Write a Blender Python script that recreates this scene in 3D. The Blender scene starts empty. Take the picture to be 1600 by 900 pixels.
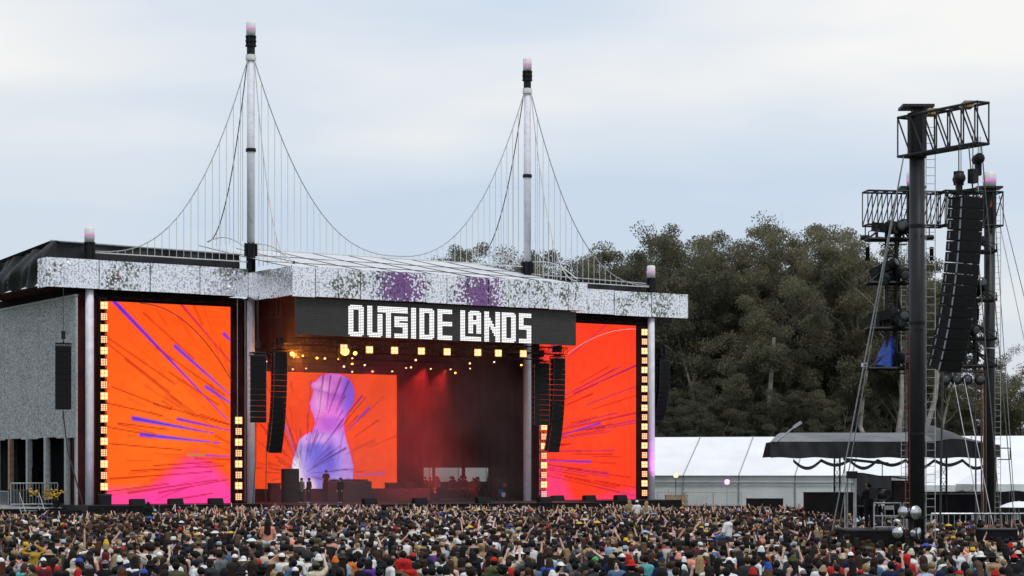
import bpy, math, random
import numpy as np
from mathutils import Vector, Matrix

random.seed(7)
rng = np.random.default_rng(7)
SC = bpy.context.scene
COL = SC.collection
R = math.radians

# ------------------------------------------------------------------ camera, sky, sun, exposure
CAM_H = 4.2
cam_d = bpy.data.cameras.new('camera')
cam_d.sensor_width = 36.0
cam_d.lens = 72.0                      # long lens from a riser at the back of the field
cam_d.shift_y = 285.0 / 1600.0         # rising front keeps the masts upright
cam_d.clip_start = 0.5
cam_d.clip_end = 6000
cam = bpy.data.objects.new('camera', cam_d)
COL.objects.link(cam)
cam.location = (0, 0, CAM_H)
cam.rotation_euler = (R(90), 0, 0)
SC.camera = cam

SUN_EL, SUN_AZ = 60.0, 30.0            # soft sun high behind the cloud
W = bpy.data.worlds.new('World')
SC.world = W
W.use_nodes = True
nt = W.node_tree
nt.nodes.clear()
out = nt.nodes.new('ShaderNodeOutputWorld')
bg = nt.nodes.new('ShaderNodeBackground')
sky = nt.nodes.new('ShaderNodeTexSky')
sky.sky_type = 'NISHITA'
sky.sun_disc = False
sky.sun_elevation = R(SUN_EL)
sky.sun_rotation = R(SUN_AZ)
sky.air_density = 1.2
sky.dust_density = 3.0
geo = nt.nodes.new('ShaderNodeTexCoord')
mp = nt.nodes.new('ShaderNodeMapping')
mp.inputs['Scale'].default_value = (1.6, 1.6, 6.0)
mp.inputs['Location'].default_value = (4.157, 5.029, -4.345)
nz = nt.nodes.new('ShaderNodeTexNoise')
nz.inputs['Scale'].default_value = 1.5
nz.inputs['Detail'].default_value = 4.0
nz.inputs['Roughness'].default_value = 0.48
ramp = nt.nodes.new('ShaderNodeValToRGB')
e = ramp.color_ramp.elements
e[0].position, e[0].color = 0.38, (5.2, 6.15, 7.45, 1)
e[1].position, e[1].color = 0.68, (8.6, 8.45, 8.2, 1)
mid = ramp.color_ramp.elements.new(0.52)
mid.color = (6.45, 7.0, 7.7, 1)
mixs = nt.nodes.new('ShaderNodeMix')
mixs.data_type = 'RGBA'
mixs.inputs[0].default_value = 0.86    # cloud cover
bg.inputs['Strength'].default_value = 0.1
L = nt.links.new
L(geo.outputs['Generated'], mp.inputs['Vector'])
L(mp.outputs['Vector'], nz.inputs['Vector'])
L(nz.outputs['Fac'], ramp.inputs['Fac'])
L(sky.outputs['Color'], mixs.inputs[6])
L(ramp.outputs['Color'], mixs.inputs[7])
L(mixs.outputs[2], bg.inputs['Color'])
L(bg.outputs['Background'], out.inputs['Surface'])

sun_d = bpy.data.lights.new('sun', 'SUN')
sun_d.energy = 1.5
sun_d.angle = R(14)
sun_d.color = (1.0, 0.97, 0.93)
sun = bpy.data.objects.new('sun', sun_d)
COL.objects.link(sun)
# light comes down from behind and right of the camera, softened by cloud
sun.rotation_euler = (R(90 - SUN_EL), 0, R(SUN_AZ))

vs = SC.view_settings
vs.view_transform = 'Standard'
vs.look = 'None'
vs.exposure = 0.2
vs.gamma = 1.0
vs.use_curve_mapping = False
SC.cycles.max_bounces = 6
SC.cycles.diffuse_bounces = 3
SC.cycles.glossy_bounces = 3
SC.cycles.transparent_max_bounces = 8
SC.cycles.volume_bounces = 0
SC.cycles.volume_step_rate = 3.0
SC.cycles.sample_clamp_indirect = 4.0
SC.cycles.use_denoising = True

# ------------------------------------------------------------------ stage frame: u along the front, v into the depth
TH = R(33.0)
CT, ST = math.cos(TH), math.sin(TH)
SX0, SY0 = -18.573, 145.673
def S(u, v, z):
    return Vector((SX0 + CT * u - ST * v, SY0 + ST * u + CT * v, z))

# ------------------------------------------------------------------ helpers
def tag(o, label=None, cat=None, group=None, kind=None):
    if label: o['label'] = label
    if cat: o['category'] = cat
    if group: o['group'] = group
    if kind: o['kind'] = kind
    return o

def thing(name, label, cat, loc=(0, 0, 0), rz=0.0, group=None, kind=None):
    o = bpy.data.objects.new(name, None)
    COL.objects.link(o)
    o.location = loc
    o.rotation_euler = (0, 0, rz)
    o.empty_display_size = 0.2
    return tag(o, label, cat, group, kind)

class MB:
    """collects shapes; build() links them as ONE mesh object"""
    def __init__(s):
        s.v = []; s.f = []
    def add(s, vs, fs):
        b = len(s.v)
        s.v.extend([tuple(p) for p in vs])
        s.f.extend([tuple(i + b for i in f) for f in fs])
        return s
    def box(s, c, d, rz=0.0, rx=0.0, ry=0.0):
        M = Matrix.Rotation(rz, 3, 'Z') @ Matrix.Rotation(ry, 3, 'Y') @ Matrix.Rotation(rx, 3, 'X')
        hx, hy, hz = d[0] / 2, d[1] / 2, d[2] / 2
        P = [Vector(c) + M @ Vector((x * hx, y * hy, z * hz)) for x in (-1, 1) for y in (-1, 1) for z in (-1, 1)]
        return s.add(P, [(0, 1, 3, 2), (4, 6, 7, 5), (0, 4, 5, 1), (2, 3, 7, 6), (0, 2, 6, 4), (1, 5, 7, 3)])
    def bx(s, x0, x1, y0, y1, z0, z1):
        return s.box(((x0 + x1) / 2, (y0 + y1) / 2, (z0 + z1) / 2), (x1 - x0, y1 - y0, z1 - z0))
    def tube(s, p, q, r, r2=None, n=6, cap=True):
        p, q = Vector(p), Vector(q)
        r2 = r if r2 is None else r2
        d = q - p
        if d.length < 1e-6: return s
        d.normalize()
        a = d.orthogonal().normalized()
        b = d.cross(a)
        V = []
        for c, rr in ((p, r), (q, r2)):
            for i in range(n):
                t = 2 * math.pi * i / n
                V.append(c + (a * math.cos(t) + b * math.sin(t)) * rr)
        F = [(i, (i + 1) % n, n + (i + 1) % n, n + i) for i in range(n)]
        if cap: F += [tuple(range(n - 1, -1, -1)), tuple(range(n, 2 * n))]
        return s.add(V, F)
    def poly(s, pts, r, n=5):
        for a, b in zip(pts[:-1], pts[1:]): s.tube(a, b, r, n=n, cap=False)
        return s
    def lathe(s, prof, n=16, c=(0, 0, 0), axis='Z'):
        V = []; F = []
        for (r, z) in prof:
            for i in range(n):
                t = 2 * math.pi * i / n
                if axis == 'Z': V.append((c[0] + r * math.cos(t), c[1] + r * math.sin(t), c[2] + z))
                else: V.append((c[0] + r * math.cos(t), c[1] + z, c[2] + r * math.sin(t)))
        m = len(prof)
        for k in range(m - 1):
            for i in range(n):
                j = (i + 1) % n
                F.append((k * n + i, k * n + j, (k + 1) * n + j, (k + 1) * n + i))
        F.append(tuple(range(n - 1, -1, -1)))
        F.append(tuple((m - 1) * n + i for i in range(n)))
        return s.add(V, F)
    def grid(s, fn, nu, nv):
        V = [fn(i / nu, j / nv) for j in range(nv + 1) for i in range(nu + 1)]
        F = [(j * (nu + 1) + i, j * (nu + 1) + i + 1, (j + 1) * (nu + 1) + i + 1, (j + 1) * (nu + 1) + i) for j in range(nv) for i in range(nu)]
        return s.add(V, F)
    def truss(s, p, q, w, h, nb, r=0.03, rd=0.02, side=None):
        """box truss: four chords with zigzag lacing on the four faces"""
        p, q = Vector(p), Vector(q)
        d = (q - p).normalized()
        a = Vector(side).normalized() if side else (Vector((0, 0, 1)).cross(d).normalized() if abs(d.z) < .9 else Vector((1, 0, 0)))
        b = d.cross(a).normalized()
        C = [(a * (w / 2) * x + b * (h / 2) * y) for x, y in ((-1, -1), (1, -1), (1, 1), (-1, 1))]
        for c in C: s.tube(p + c, q + c, r, n=5)
        for k in range(nb):
            A = p + (q - p) * (k / nb); B = p + (q - p) * ((k + 1) / nb)
            for i in range(4):
                c0, c1 = C[i], C[(i + 1) % 4]
                if k % 2: c0, c1 = c1, c0
                s.tube(A + c0, B + c1, rd, n=4, cap=False)
                s.tube(A + C[i], A + C[(i + 1) % 4], rd, n=4, cap=False)
        for i in range(4): s.tube(q + C[i], q + C[(i + 1) % 4], rd, n=4, cap=False)
        return s
    def mesh(s, name, smooth=False):
        me = bpy.data.meshes.new(name)
        me.from_pydata(s.v, [], s.f)
        if smooth:
            me.polygons.foreach_set('use_smooth', [True] * len(me.polygons))
        me.update()
        return me
    def build(s, name, mat, parent=None, smooth=False, loc=None, rz=None):
        o = bpy.data.objects.new(name, s.mesh(name, smooth))
        COL.objects.link(o)
        if mat: o.data.materials.append(mat)
        if parent: o.parent = parent
        if loc is not None: o.location = loc
        if rz is not None: o.rotation_euler = (0, 0, rz)
        return o

def inst(mesh, name, parent=None, loc=(0, 0, 0), rot=(0, 0, 0), mat=None, scale=None):
    """an object sharing mesh data"""
    o = bpy.data.objects.new(name, mesh)
    COL.objects.link(o)
    if parent: o.parent = parent
    o.location = loc
    o.rotation_euler = rot
    if scale: o.scale = scale
    if mat:
        if not len(mesh.materials): mesh.materials.append(mat)
        o.material_slots[0].link = 'OBJECT'
        o.material_slots[0].material = mat
    return o

def copy_tree(o, parent=None):
    c = o.copy()
    COL.objects.link(c)
    c.parent = parent
    for ch in list(o.children): copy_tree(ch, c)
    return c

# ------------------------------------------------------------------ materials
M = {}
def mat(name, col, rough=0.6, metal=0.0, var=0.15, scale=4.0, bump=0.0, bscale=30.0, spec=0.4, detail=4.0, col2=None):
    m = bpy.data.materials.new(name)
    m.use_nodes = True
    n = m.node_tree
    b = n.nodes['Principled BSDF']
    b.inputs['Roughness'].default_value = rough
    b.inputs['Metallic'].default_value = metal
    b.inputs['Specular IOR Level'].default_value = spec
    tc = n.nodes.new('ShaderNodeTexCoord')
    no = n.nodes.new('ShaderNodeTexNoise')
    no.inputs['Scale'].default_value = scale
    no.inputs['Detail'].default_value = detail
    rp = n.nodes.new('ShaderNodeValToRGB')
    c2 = col2 or tuple(min(1, c * (1 + var)) for c in col)
    c1 = tuple(c * (1 - var) for c in col)
    rp.color_ramp.elements[0].position = 0.3
    rp.color_ramp.elements[1].position = 0.7
    rp.color_ramp.elements[0].color = (*c1, 1)
    rp.color_ramp.elements[1].color = (*c2, 1)
    n.links.new(tc.outputs['Object'], no.inputs['Vector'])
    n.links.new(no.outputs['Fac'], rp.inputs['Fac'])
    n.links.new(rp.outputs['Color'], b.inputs['Base Color'])
    if bump:
        n2 = n.nodes.new('ShaderNodeTexNoise')
        n2.inputs['Scale'].default_value = bscale
        n2.inputs['Detail'].default_value = 3
        bp = n.nodes.new('ShaderNodeBump')
        bp.inputs['Strength'].default_value = bump
        bp.inputs['Distance'].default_value = 0.05
        n.links.new(tc.outputs['Object'], n2.inputs['Vector'])
        n.links.new(n2.outputs['Fac'], bp.inputs['Height'])
        n.links.new(bp.outputs['Normal'], b.inputs['Normal'])
    M[name] = m
    return m

def emat(name, col, strength):
    m = bpy.data.materials.new(name)
    m.use_nodes = True
    b = m.node_tree.nodes['Principled BSDF']
    b.inputs['Base Color'].default_value = (0.05, 0.05, 0.05, 1)
    b.inputs['Emission Color'].default_value = (*col, 1)
    b.inputs['Emission Strength'].default_value = strength
    M[name] = m
    return m

mat('grass', (0.05, 0.075, 0.025), 0.9, var=0.4, scale=0.6, bump=0.4, bscale=40)
mat('black_paint', (0.011, 0.011, 0.013), 0.55, var=0.3, scale=3, spec=0.25)
mat('tower_black', (0.011, 0.012, 0.014), 0.5, var=0.35, scale=1.2, bump=0.05, bscale=8)
mat('speaker_black', (0.009, 0.009, 0.010), 0.65, var=0.25, scale=6, bump=0.15, bscale=120, spec=0.2)
mat('grille', (0.008, 0.008, 0.009), 0.7, var=0.3, scale=60, spec=0.15)
mat('rigging', (0.25, 0.26, 0.28), 0.35, 0.8, var=0.3, scale=30)
mat('black_tarp', (0.018, 0.019, 0.022), 0.5, var=0.4, scale=1.5, bump=0.6, bscale=1.4)
mat('grey_tarp', (0.16, 0.165, 0.175), 0.55, var=0.25, scale=1.0, bump=0.25, bscale=2)
mat('black_cloth', (0.012, 0.011, 0.012), 0.95, var=0.3, scale=2, spec=0.1)
mat('maroon_cloth', (0.05, 0.012, 0.012), 0.95, var=0.4, scale=0.8, spec=0.1)
mat('roof_vinyl', (0.60, 0.61, 0.63), 0.5, var=0.07, scale=0.6, bump=0.15, bscale=0.8)
mat('white_wrap', (0.70, 0.69, 0.75), 0.55, var=0.12, scale=2.5, bump=0.15, bscale=5)
mat('lantern_white', (0.72, 0.71, 0.68), 0.5, var=0.1, scale=6)
emat('lantern_pink', (0.95, 0.35, 0.85), 0.55)
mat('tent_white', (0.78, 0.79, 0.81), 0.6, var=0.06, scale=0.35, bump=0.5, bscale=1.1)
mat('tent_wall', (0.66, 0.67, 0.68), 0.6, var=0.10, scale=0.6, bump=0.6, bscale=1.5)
mat('tent_frame', (0.30, 0.31, 0.32), 0.5, var=0.15)
mat('tent_cream', (0.62, 0.58, 0.42), 0.6, var=0.05)
mat('steel', (0.42, 0.43, 0.44), 0.42, 0.7, var=0.25, scale=6)
mat('galv', (0.40, 0.41, 0.41), 0.55, 0.25, var=0.25, scale=5)
mat('rusty_post', (0.34, 0.22, 0.15), 0.6, 0.2, var=0.25, scale=4)
mat('cable_steel', (0.42, 0.43, 0.45), 0.5, 0.3, var=0.2)
mat('cable_dark', (0.05, 0.05, 0.055), 0.5, 0.2, var=0.2)
mat('rope_white', (0.6, 0.6, 0.58), 0.7, var=0.1)
mat('deck', (0.03, 0.03, 0.032), 0.6, var=0.3, scale=1)
mat('riser', (0.055, 0.03, 0.045), 0.75, var=0.3, scale=2)
mat('wall_flat', (0.62, 0.60, 0.60), 0.7, var=0.06)
mat('building_wall', (0.50, 0.51, 0.52), 0.7, var=0.06, scale=1)
mat('window_glass', (0.05, 0.055, 0.06), 0.15, var=0.2)
mat('bark', (0.075, 0.065, 0.055), 0.9, var=0.4, scale=1.6, bump=0.3, bscale=6, col2=(0.16, 0.14, 0.12))
mat('pale_bark', (0.26, 0.23, 0.20), 0.85, var=0.35, scale=1.2, bump=0.3, bscale=6, col2=(0.42, 0.38, 0.33))
mat('red_paint', (0.30, 0.04, 0.025), 0.5, var=0.25)
mat('orange_paint', (0.40, 0.14, 0.04), 0.5, var=0.25)
mat('yellow', (0.60, 0.36, 0.03), 0.6, var=0.25, scale=8)
mat('blue_tarp', (0.02, 0.06, 0.30), 0.4, var=0.35, scale=5, bump=0.5, bscale=5)
mat('chrome', (0.62, 0.63, 0.65), 0.22, 0.9, var=0.1)
mat('wood_box', (0.38, 0.25, 0.12), 0.7, var=0.2)
mat('led_face', (0.060, 0.052, 0.046), 0.5, var=0.15, scale=2)
mat('phone', (0.01, 0.01, 0.012), 0.3, var=0.1)
emat('led_dot', (1.0, 1.0, 1.0), 1.25)
emat('bulb_hot', (1.0, 0.58, 0.30), 2.1)
emat('lamp_halo', (1.0, 0.38, 0.07), 1.1)
emat('bulb_grid', (1.0, 0.45, 0.22), 1.6)
emat('bulb_pink', (1.0, 0.45, 0.50), 1.3)
emat('lamp_orange', (1.0, 0.30, 0.03), 14.0)
emat('lamp_warm', (1.0, 0.50, 0.25), 2.6)
emat('lamp_magenta', (1.0, 0.15, 0.75), 6.0)
emat('lamp_white', (1.0, 0.92, 0.8), 4.0)

def foliage(name, c_dark, c_mid, c_light, scale=0.28):
    m = bpy.data.materials.new(name)
    m.use_nodes = True
    n = m.node_tree
    b = n.nodes['Principled BSDF']
    b.inputs['Roughness'].default_value = 0.55
    b.inputs['Specular IOR Level'].default_value = 0.25
    g = n.nodes.new('ShaderNodeNewGeometry')
    no = n.nodes.new('ShaderNodeTexNoise')
    no.inputs['Scale'].default_value = scale
    no.inputs['Detail'].default_value = 3
    oi = n.nodes.new('ShaderNodeObjectInfo')
    ad = n.nodes.new('ShaderNodeMath'); ad.operation = 'MULTIPLY_ADD'
    ad.inputs[1].default_value = 0.18
    n.links.new(g.outputs['Position'], no.inputs['Vector'])
    n.links.new(g.outputs['Random Per Island'], ad.inputs[0])
    n.links.new(no.outputs['Fac'], ad.inputs[2])
    a2 = n.nodes.new('ShaderNodeMath'); a2.operation = 'MULTIPLY_ADD'
    a2.inputs[1].default_value = 0.14
    n.links.new(oi.outputs['Random'], a2.inputs[0])
    n.links.new(ad.outputs[0], a2.inputs[2])
    rp = n.nodes.new('ShaderNodeValToRGB')
    el = rp.color_ramp.elements
    el[0].position, el[0].color = 0.42, (*c_dark, 1)
    el[1].position, el[1].color = 0.88, (*c_light, 1)
    mm = el.new(0.64); mm.color = (*c_mid, 1)
    n.links.new(a2.outputs[0], rp.inputs['Fac'])
    n.links.new(rp.outputs['Color'], b.inputs['Base Color'])
    tr = n.nodes.new('ShaderNodeBsdfTranslucent')          # thin leaves let light through
    n.links.new(rp.outputs['Color'], tr.inputs['Color'])
    ms = n.nodes.new('ShaderNodeMixShader'); ms.inputs[0].default_value = 0.4
    ou = n.nodes['Material Output']
    n.links.new(b.outputs[0], ms.inputs[1]); n.links.new(tr.outputs[0], ms.inputs[2]); n.links.new(ms.outputs[0], ou.inputs['Surface'])
    M[name] = m
    return m
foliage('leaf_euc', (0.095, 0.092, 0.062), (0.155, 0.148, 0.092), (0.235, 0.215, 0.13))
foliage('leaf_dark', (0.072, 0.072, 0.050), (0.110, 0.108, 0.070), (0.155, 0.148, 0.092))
foliage('leaf_bush', (0.035, 0.050, 0.018), (0.060, 0.085, 0.028), (0.105, 0.130, 0.045), 0.5)

def sequin(name, purple=False):
    """wind-ruffled mirror sequins: every cell is a small mirror tilted its own way"""
    m = bpy.data.materials.new(name)
    m.use_nodes = True
    n = m.node_tree
    b = n.nodes['Principled BSDF']
    b.inputs['Metallic'].default_value = 0.92
    b.inputs['Roughness'].default_value = 0.24
    tc = n.nodes.new('ShaderNodeTexCoord')
    vo = n.nodes.new('ShaderNodeTexVoronoi')
    vo.inputs['Scale'].default_value = 7.5
    vo.inputs['Randomness'].default_value = 0.8
    big = n.nodes.new('ShaderNodeTexNoise')
    big.inputs['Scale'].default_value = 0.27
    big.inputs['Detail'].default_value = 4
    big.inputs['Roughness'].default_value = 0.65
    g = n.nodes.new('ShaderNodeNewGeometry')
    Lk = n.links.new
    Lk(g.outputs['Position'], vo.inputs['Vector'])
    Lk(g.outputs['Position'], big.inputs['Vector'])
    sub = n.nodes.new('ShaderNodeVectorMath'); sub.operation = 'SUBTRACT'
    sub.inputs[1].default_value = (0.5, 0.5, 0.5)
    Lk(vo.outputs['Color'], sub.inputs[0])
    amp = n.nodes.new('ShaderNodeMapRange')
    amp.inputs[1].default_value, amp.inputs[2].default_value = 0.42, 0.70
    amp.inputs[3].default_value, amp.inputs[4].default_value = 0.13, 0.75
    Lk(big.outputs['Fac'], amp.inputs[0])
    sc = n.nodes.new('ShaderNodeVectorMath'); sc.operation = 'SCALE'
    Lk(sub.outputs[0], sc.inputs[0]); Lk(amp.outputs[0], sc.inputs['Scale'])
    # ruffled areas also hang tilted towards the ground
    tl = n.nodes.new('ShaderNodeMapRange')
    tl.inputs[1].default_value, tl.inputs[2].default_value = 0.50, 0.66
    tl.inputs[3].default_value, tl.inputs[4].default_value = 0.15, -0.12
    Lk(big.outputs['Fac'], tl.inputs[0])
    cx = n.nodes.new('ShaderNodeCombineXYZ'); Lk(tl.outputs[0], cx.inputs[2])
    a1 = n.nodes.new('ShaderNodeVectorMath'); a1.operation = 'ADD'
    Lk(g.outputs['Normal'], a1.inputs[0]); Lk(sc.outputs[0], a1.inputs[1])
    a2 = n.nodes.new('ShaderNodeVectorMath'); a2.operation = 'ADD'
    Lk(a1.outputs[0], a2.inputs[0]); Lk(cx.outputs[0], a2.inputs[1])
    nn = n.nodes.new('ShaderNodeVectorMath'); nn.operation = 'NORMALIZE'
    Lk(a2.outputs[0], nn.inputs[0]); Lk(nn.outputs[0], b.inputs['Normal'])
    ed = n.nodes.new('ShaderNodeMapRange')           # dark thread between the discs
    ed.inputs[1].default_value, ed.inputs[2].default_value = 0.5, 0.72
    ed.inputs[3].default_value, ed.inputs[4].default_value = 1.0, 0.5
    Lk(vo.outputs['Distance'], ed.inputs[0])
    base = n.nodes.new('ShaderNodeMix'); base.data_type = 'RGBA'; base.blend_type = 'MULTIPLY'
    base.inputs[0].default_value = 1.0
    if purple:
        # purple lamp light painted into the sequin colour as two feathered patches
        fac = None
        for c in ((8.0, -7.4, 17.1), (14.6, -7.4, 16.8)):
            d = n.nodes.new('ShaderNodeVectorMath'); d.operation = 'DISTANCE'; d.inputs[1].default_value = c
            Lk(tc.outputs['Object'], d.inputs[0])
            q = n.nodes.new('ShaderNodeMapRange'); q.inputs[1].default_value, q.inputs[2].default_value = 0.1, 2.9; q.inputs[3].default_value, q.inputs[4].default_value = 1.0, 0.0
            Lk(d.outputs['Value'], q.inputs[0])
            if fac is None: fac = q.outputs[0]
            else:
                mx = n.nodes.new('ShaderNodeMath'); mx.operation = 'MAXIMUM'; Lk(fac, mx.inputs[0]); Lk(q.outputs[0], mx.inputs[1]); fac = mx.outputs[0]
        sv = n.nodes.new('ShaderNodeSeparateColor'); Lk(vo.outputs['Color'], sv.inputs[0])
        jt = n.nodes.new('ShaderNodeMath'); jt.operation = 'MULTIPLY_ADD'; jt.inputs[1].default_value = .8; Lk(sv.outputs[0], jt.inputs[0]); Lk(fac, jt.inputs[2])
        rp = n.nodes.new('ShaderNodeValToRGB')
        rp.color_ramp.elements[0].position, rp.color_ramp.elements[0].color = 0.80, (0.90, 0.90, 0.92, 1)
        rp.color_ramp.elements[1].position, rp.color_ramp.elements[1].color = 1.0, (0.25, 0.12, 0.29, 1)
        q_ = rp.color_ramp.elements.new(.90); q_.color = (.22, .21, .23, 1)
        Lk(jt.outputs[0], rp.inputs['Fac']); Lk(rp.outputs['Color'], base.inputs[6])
    else:
        base.inputs[6].default_value = (0.90, 0.90, 0.92, 1)
    Lk(ed.outputs[0], base.inputs[7])
    Lk(base.outputs[2], b.inputs['Base Color'])
    M[name] = m
    return m
sequin('sequin'); sequin('sequin_purple_lit', True)

def speckle(name, lo, hi, scale=11.0):
    m = bpy.data.materials.new(name)
    m.use_nodes = True
    n = m.node_tree
    b = n.nodes['Principled BSDF']
    b.inputs['Roughness'].default_value = 0.6
    g = n.nodes.new('ShaderNodeNewGeometry')
    vo = n.nodes.new('ShaderNodeTexVoronoi'); vo.inputs['Scale'].default_value = scale
    no = n.nodes.new('ShaderNodeTexNoise'); no.inputs['Scale'].default_value = 0.5
    sp = n.nodes.new('ShaderNodeSeparateColor')
    ad = n.nodes.new('ShaderNodeMath'); ad.operation = 'MULTIPLY_ADD'
    ad.inputs[1].default_value = 0.35
    rp = n.nodes.new('ShaderNodeValToRGB')
    rp.color_ramp.elements[0].position, rp.color_ramp.elements[0].color = 0.35, (*lo, 1)
    rp.color_ramp.elements[1].position, rp.color_ramp.elements[1].color = 1.0, (*hi, 1)
    n.links.new(g.outputs['Position'], vo.inputs['Vector'])
    n.links.new(g.outputs['Position'], no.inputs['Vector'])
    n.links.new(vo.outputs['Color'], sp.inputs[0])
    n.links.new(no.outputs['Fac'], ad.inputs[0])
    n.links.new(sp.outputs[0], ad.inputs[2])
    n.links.new(ad.outputs[0], rp.inputs['Fac'])
    n.links.new(rp.outputs['Color'], b.inputs['Base Color'])
    M[name] = m
    return m
speckle('scrim', (0.15, 0.152, 0.156), (0.58, 0.58, 0.60), 14.0)

def attr_emission(name, strength):
    m = bpy.data.materials.new(name)
    m.use_nodes = True
    n = m.node_tree
    b = n.nodes['Principled BSDF']
    b.inputs['Base Color'].default_value = (0.004, 0.004, 0.004, 1)
    b.inputs['Roughness'].default_value = 1.0
    b.inputs['Specular IOR Level'].default_value = 0.0
    a = n.nodes.new('ShaderNodeAttribute'); a.attribute_name = 'picture'
    n.links.new(a.outputs['Color'], b.inputs['Emission Color'])
    b.inputs['Emission Strength'].default_value = strength
    M[name] = m
    return m
attr_emission('screen_picture', 1.0)
# ================================================================== ground
def gfn(a, b):
    x = -2500 + 5000 * a
    y = -200 + 5200 * b
    return (x, y, 0)
tag(MB().grid(gfn, 40, 40).build('ground', M['grass']), kind='structure')

# ================================================================== trees
def euc_template(seed, h=30.0, rad=7.0, base=0.34, nclump=64, nleaf=210, leaf=0.46, stems=3, crown_low=0.35):
    r = random.Random(seed)
    g = np.random.default_rng(seed)
    wood = MB()
    tips = []
    def limb(p, d, ln, rr, depth):
        segs = 6 if depth == 0 else 4
        for k in range(segs):
            d = (d + Vector((r.uniform(-.22, .22), r.uniform(-.22, .22), r.uniform(-.02, .20)))).normalized()
            q = p + d * (ln / segs)
            r2 = rr * 0.84
            wood.tube(p, q, rr, r2, n=7 if depth == 0 else 5, cap=False)
            p, rr = q, r2
            if depth < 2 and k >= 1:
                for _ in range(2 if depth == 0 else 1):
                    a = r.uniform(0, 6.283)
                    dd = (d * 0.75 + Vector((math.cos(a), math.sin(a), r.uniform(-.1, .4))) * 0.75).normalized()
                    limb(p.copy(), dd, ln * (r.uniform(.26, .42) if depth == 0 else r.uniform(.4, .6)), rr * 0.55, depth + 1)
            if depth == 2 and k == 2: tips.append(p.copy())
        tips.append(p.copy())
    for s in range(stems):
        a = 6.283 * s / stems + r.uniform(-.5, .5)
        lean = r.uniform(.12, .34) if stems > 1 else 0.05
        off = Vector((math.cos(a), math.sin(a), 0)) * 0.5
        d = Vector((math.cos(a) * lean, math.sin(a) * lean, 1)).normalized()
        p = off + Vector((0, 0, -0.4))
        q = off + d * (h * base)
        wood.tube(p, p + (q - p) * .5, 0.42, 0.36, n=8, cap=False)
        wood.tube(p + (q - p) * .5, q, 0.36, 0.31, n=8, cap=False)
        limb(q, d, h * (0.93 - base) * r.uniform(.72, 1.0), 0.30, 0)
    P = np.array([tuple(t) for t in tips])
    ok = (P[:, 2] > h * crown_low) & (np.hypot(P[:, 0], P[:, 1]) < rad * 1.25)
    P = P[ok]
    if len(P) > nclump:                                  # every top twig carries leaves, the rest are thinned
        P = P[np.argsort(-P[:, 2])]; ntop = int(nclump * .45)
        P = np.concatenate([P[:ntop], P[ntop:][g.choice(len(P) - ntop, nclump - ntop, replace=False)]])
    C = []
    for p in P:
        n = int(nleaf * g.uniform(.55, 1.35))
        R0 = g.uniform(1.0, 2.1)
        X = g.normal(size=(n, 3))
        X /= np.linalg.norm(X, axis=1)[:, None]
        X *= (g.random(n) ** 0.45)[:, None] * np.array([R0, R0, R0 * .62])
        X[:, 2] += g.uniform(-.2, .5) - 0.10 * (X[:, 0] ** 2 + X[:, 1] ** 2) / R0
        C.append(X + p)
    C = np.concatenate(C)
    n = len(C)
    fit = 30.0 / np.percentile(C[:, 2], 99.7)          # crown top at exactly 30 m
    C *= np.array([fit * 1.12, fit * 1.12, fit])
    wood.v = [(x * fit * 1.12, y * fit * 1.12, z * fit) for x, y, z in wood.v]
    sz = leaf * g.uniform(.6, 1.4, n)
    d1 = g.normal(size=(n, 3)); d1[:, 2] -= 0.5
    d1 /= np.linalg.norm(d1, axis=1)[:, None]
    d2 = np.cross(d1, g.normal(size=(n, 3)))
    d2 /= np.linalg.norm(d2, axis=1)[:, None]
    L1 = d1 * sz[:, None] * .5
    L2 = d2 * sz[:, None] * .23
    V = np.stack([C - L1, C + L2, C + L1, C - L2], 1).reshape(-1, 3)
    return wood.mesh('trunk', True), quad_mesh('crown', V)

def quad_mesh(name, V):
    me = bpy.data.meshes.new(name)
    n = len(V) // 4
    me.vertices.add(len(V)); me.vertices.foreach_set('co', V.astype(np.float32).ravel())
    me.loops.add(4 * n); me.loops.foreach_set('vertex_index', np.arange(4 * n, dtype=np.int32))
    me.polygons.add(n)
    me.polygons.foreach_set('loop_start', np.arange(0, 4 * n, 4, dtype=np.int32))
    me.update(calc_edges=True)
    return me

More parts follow.
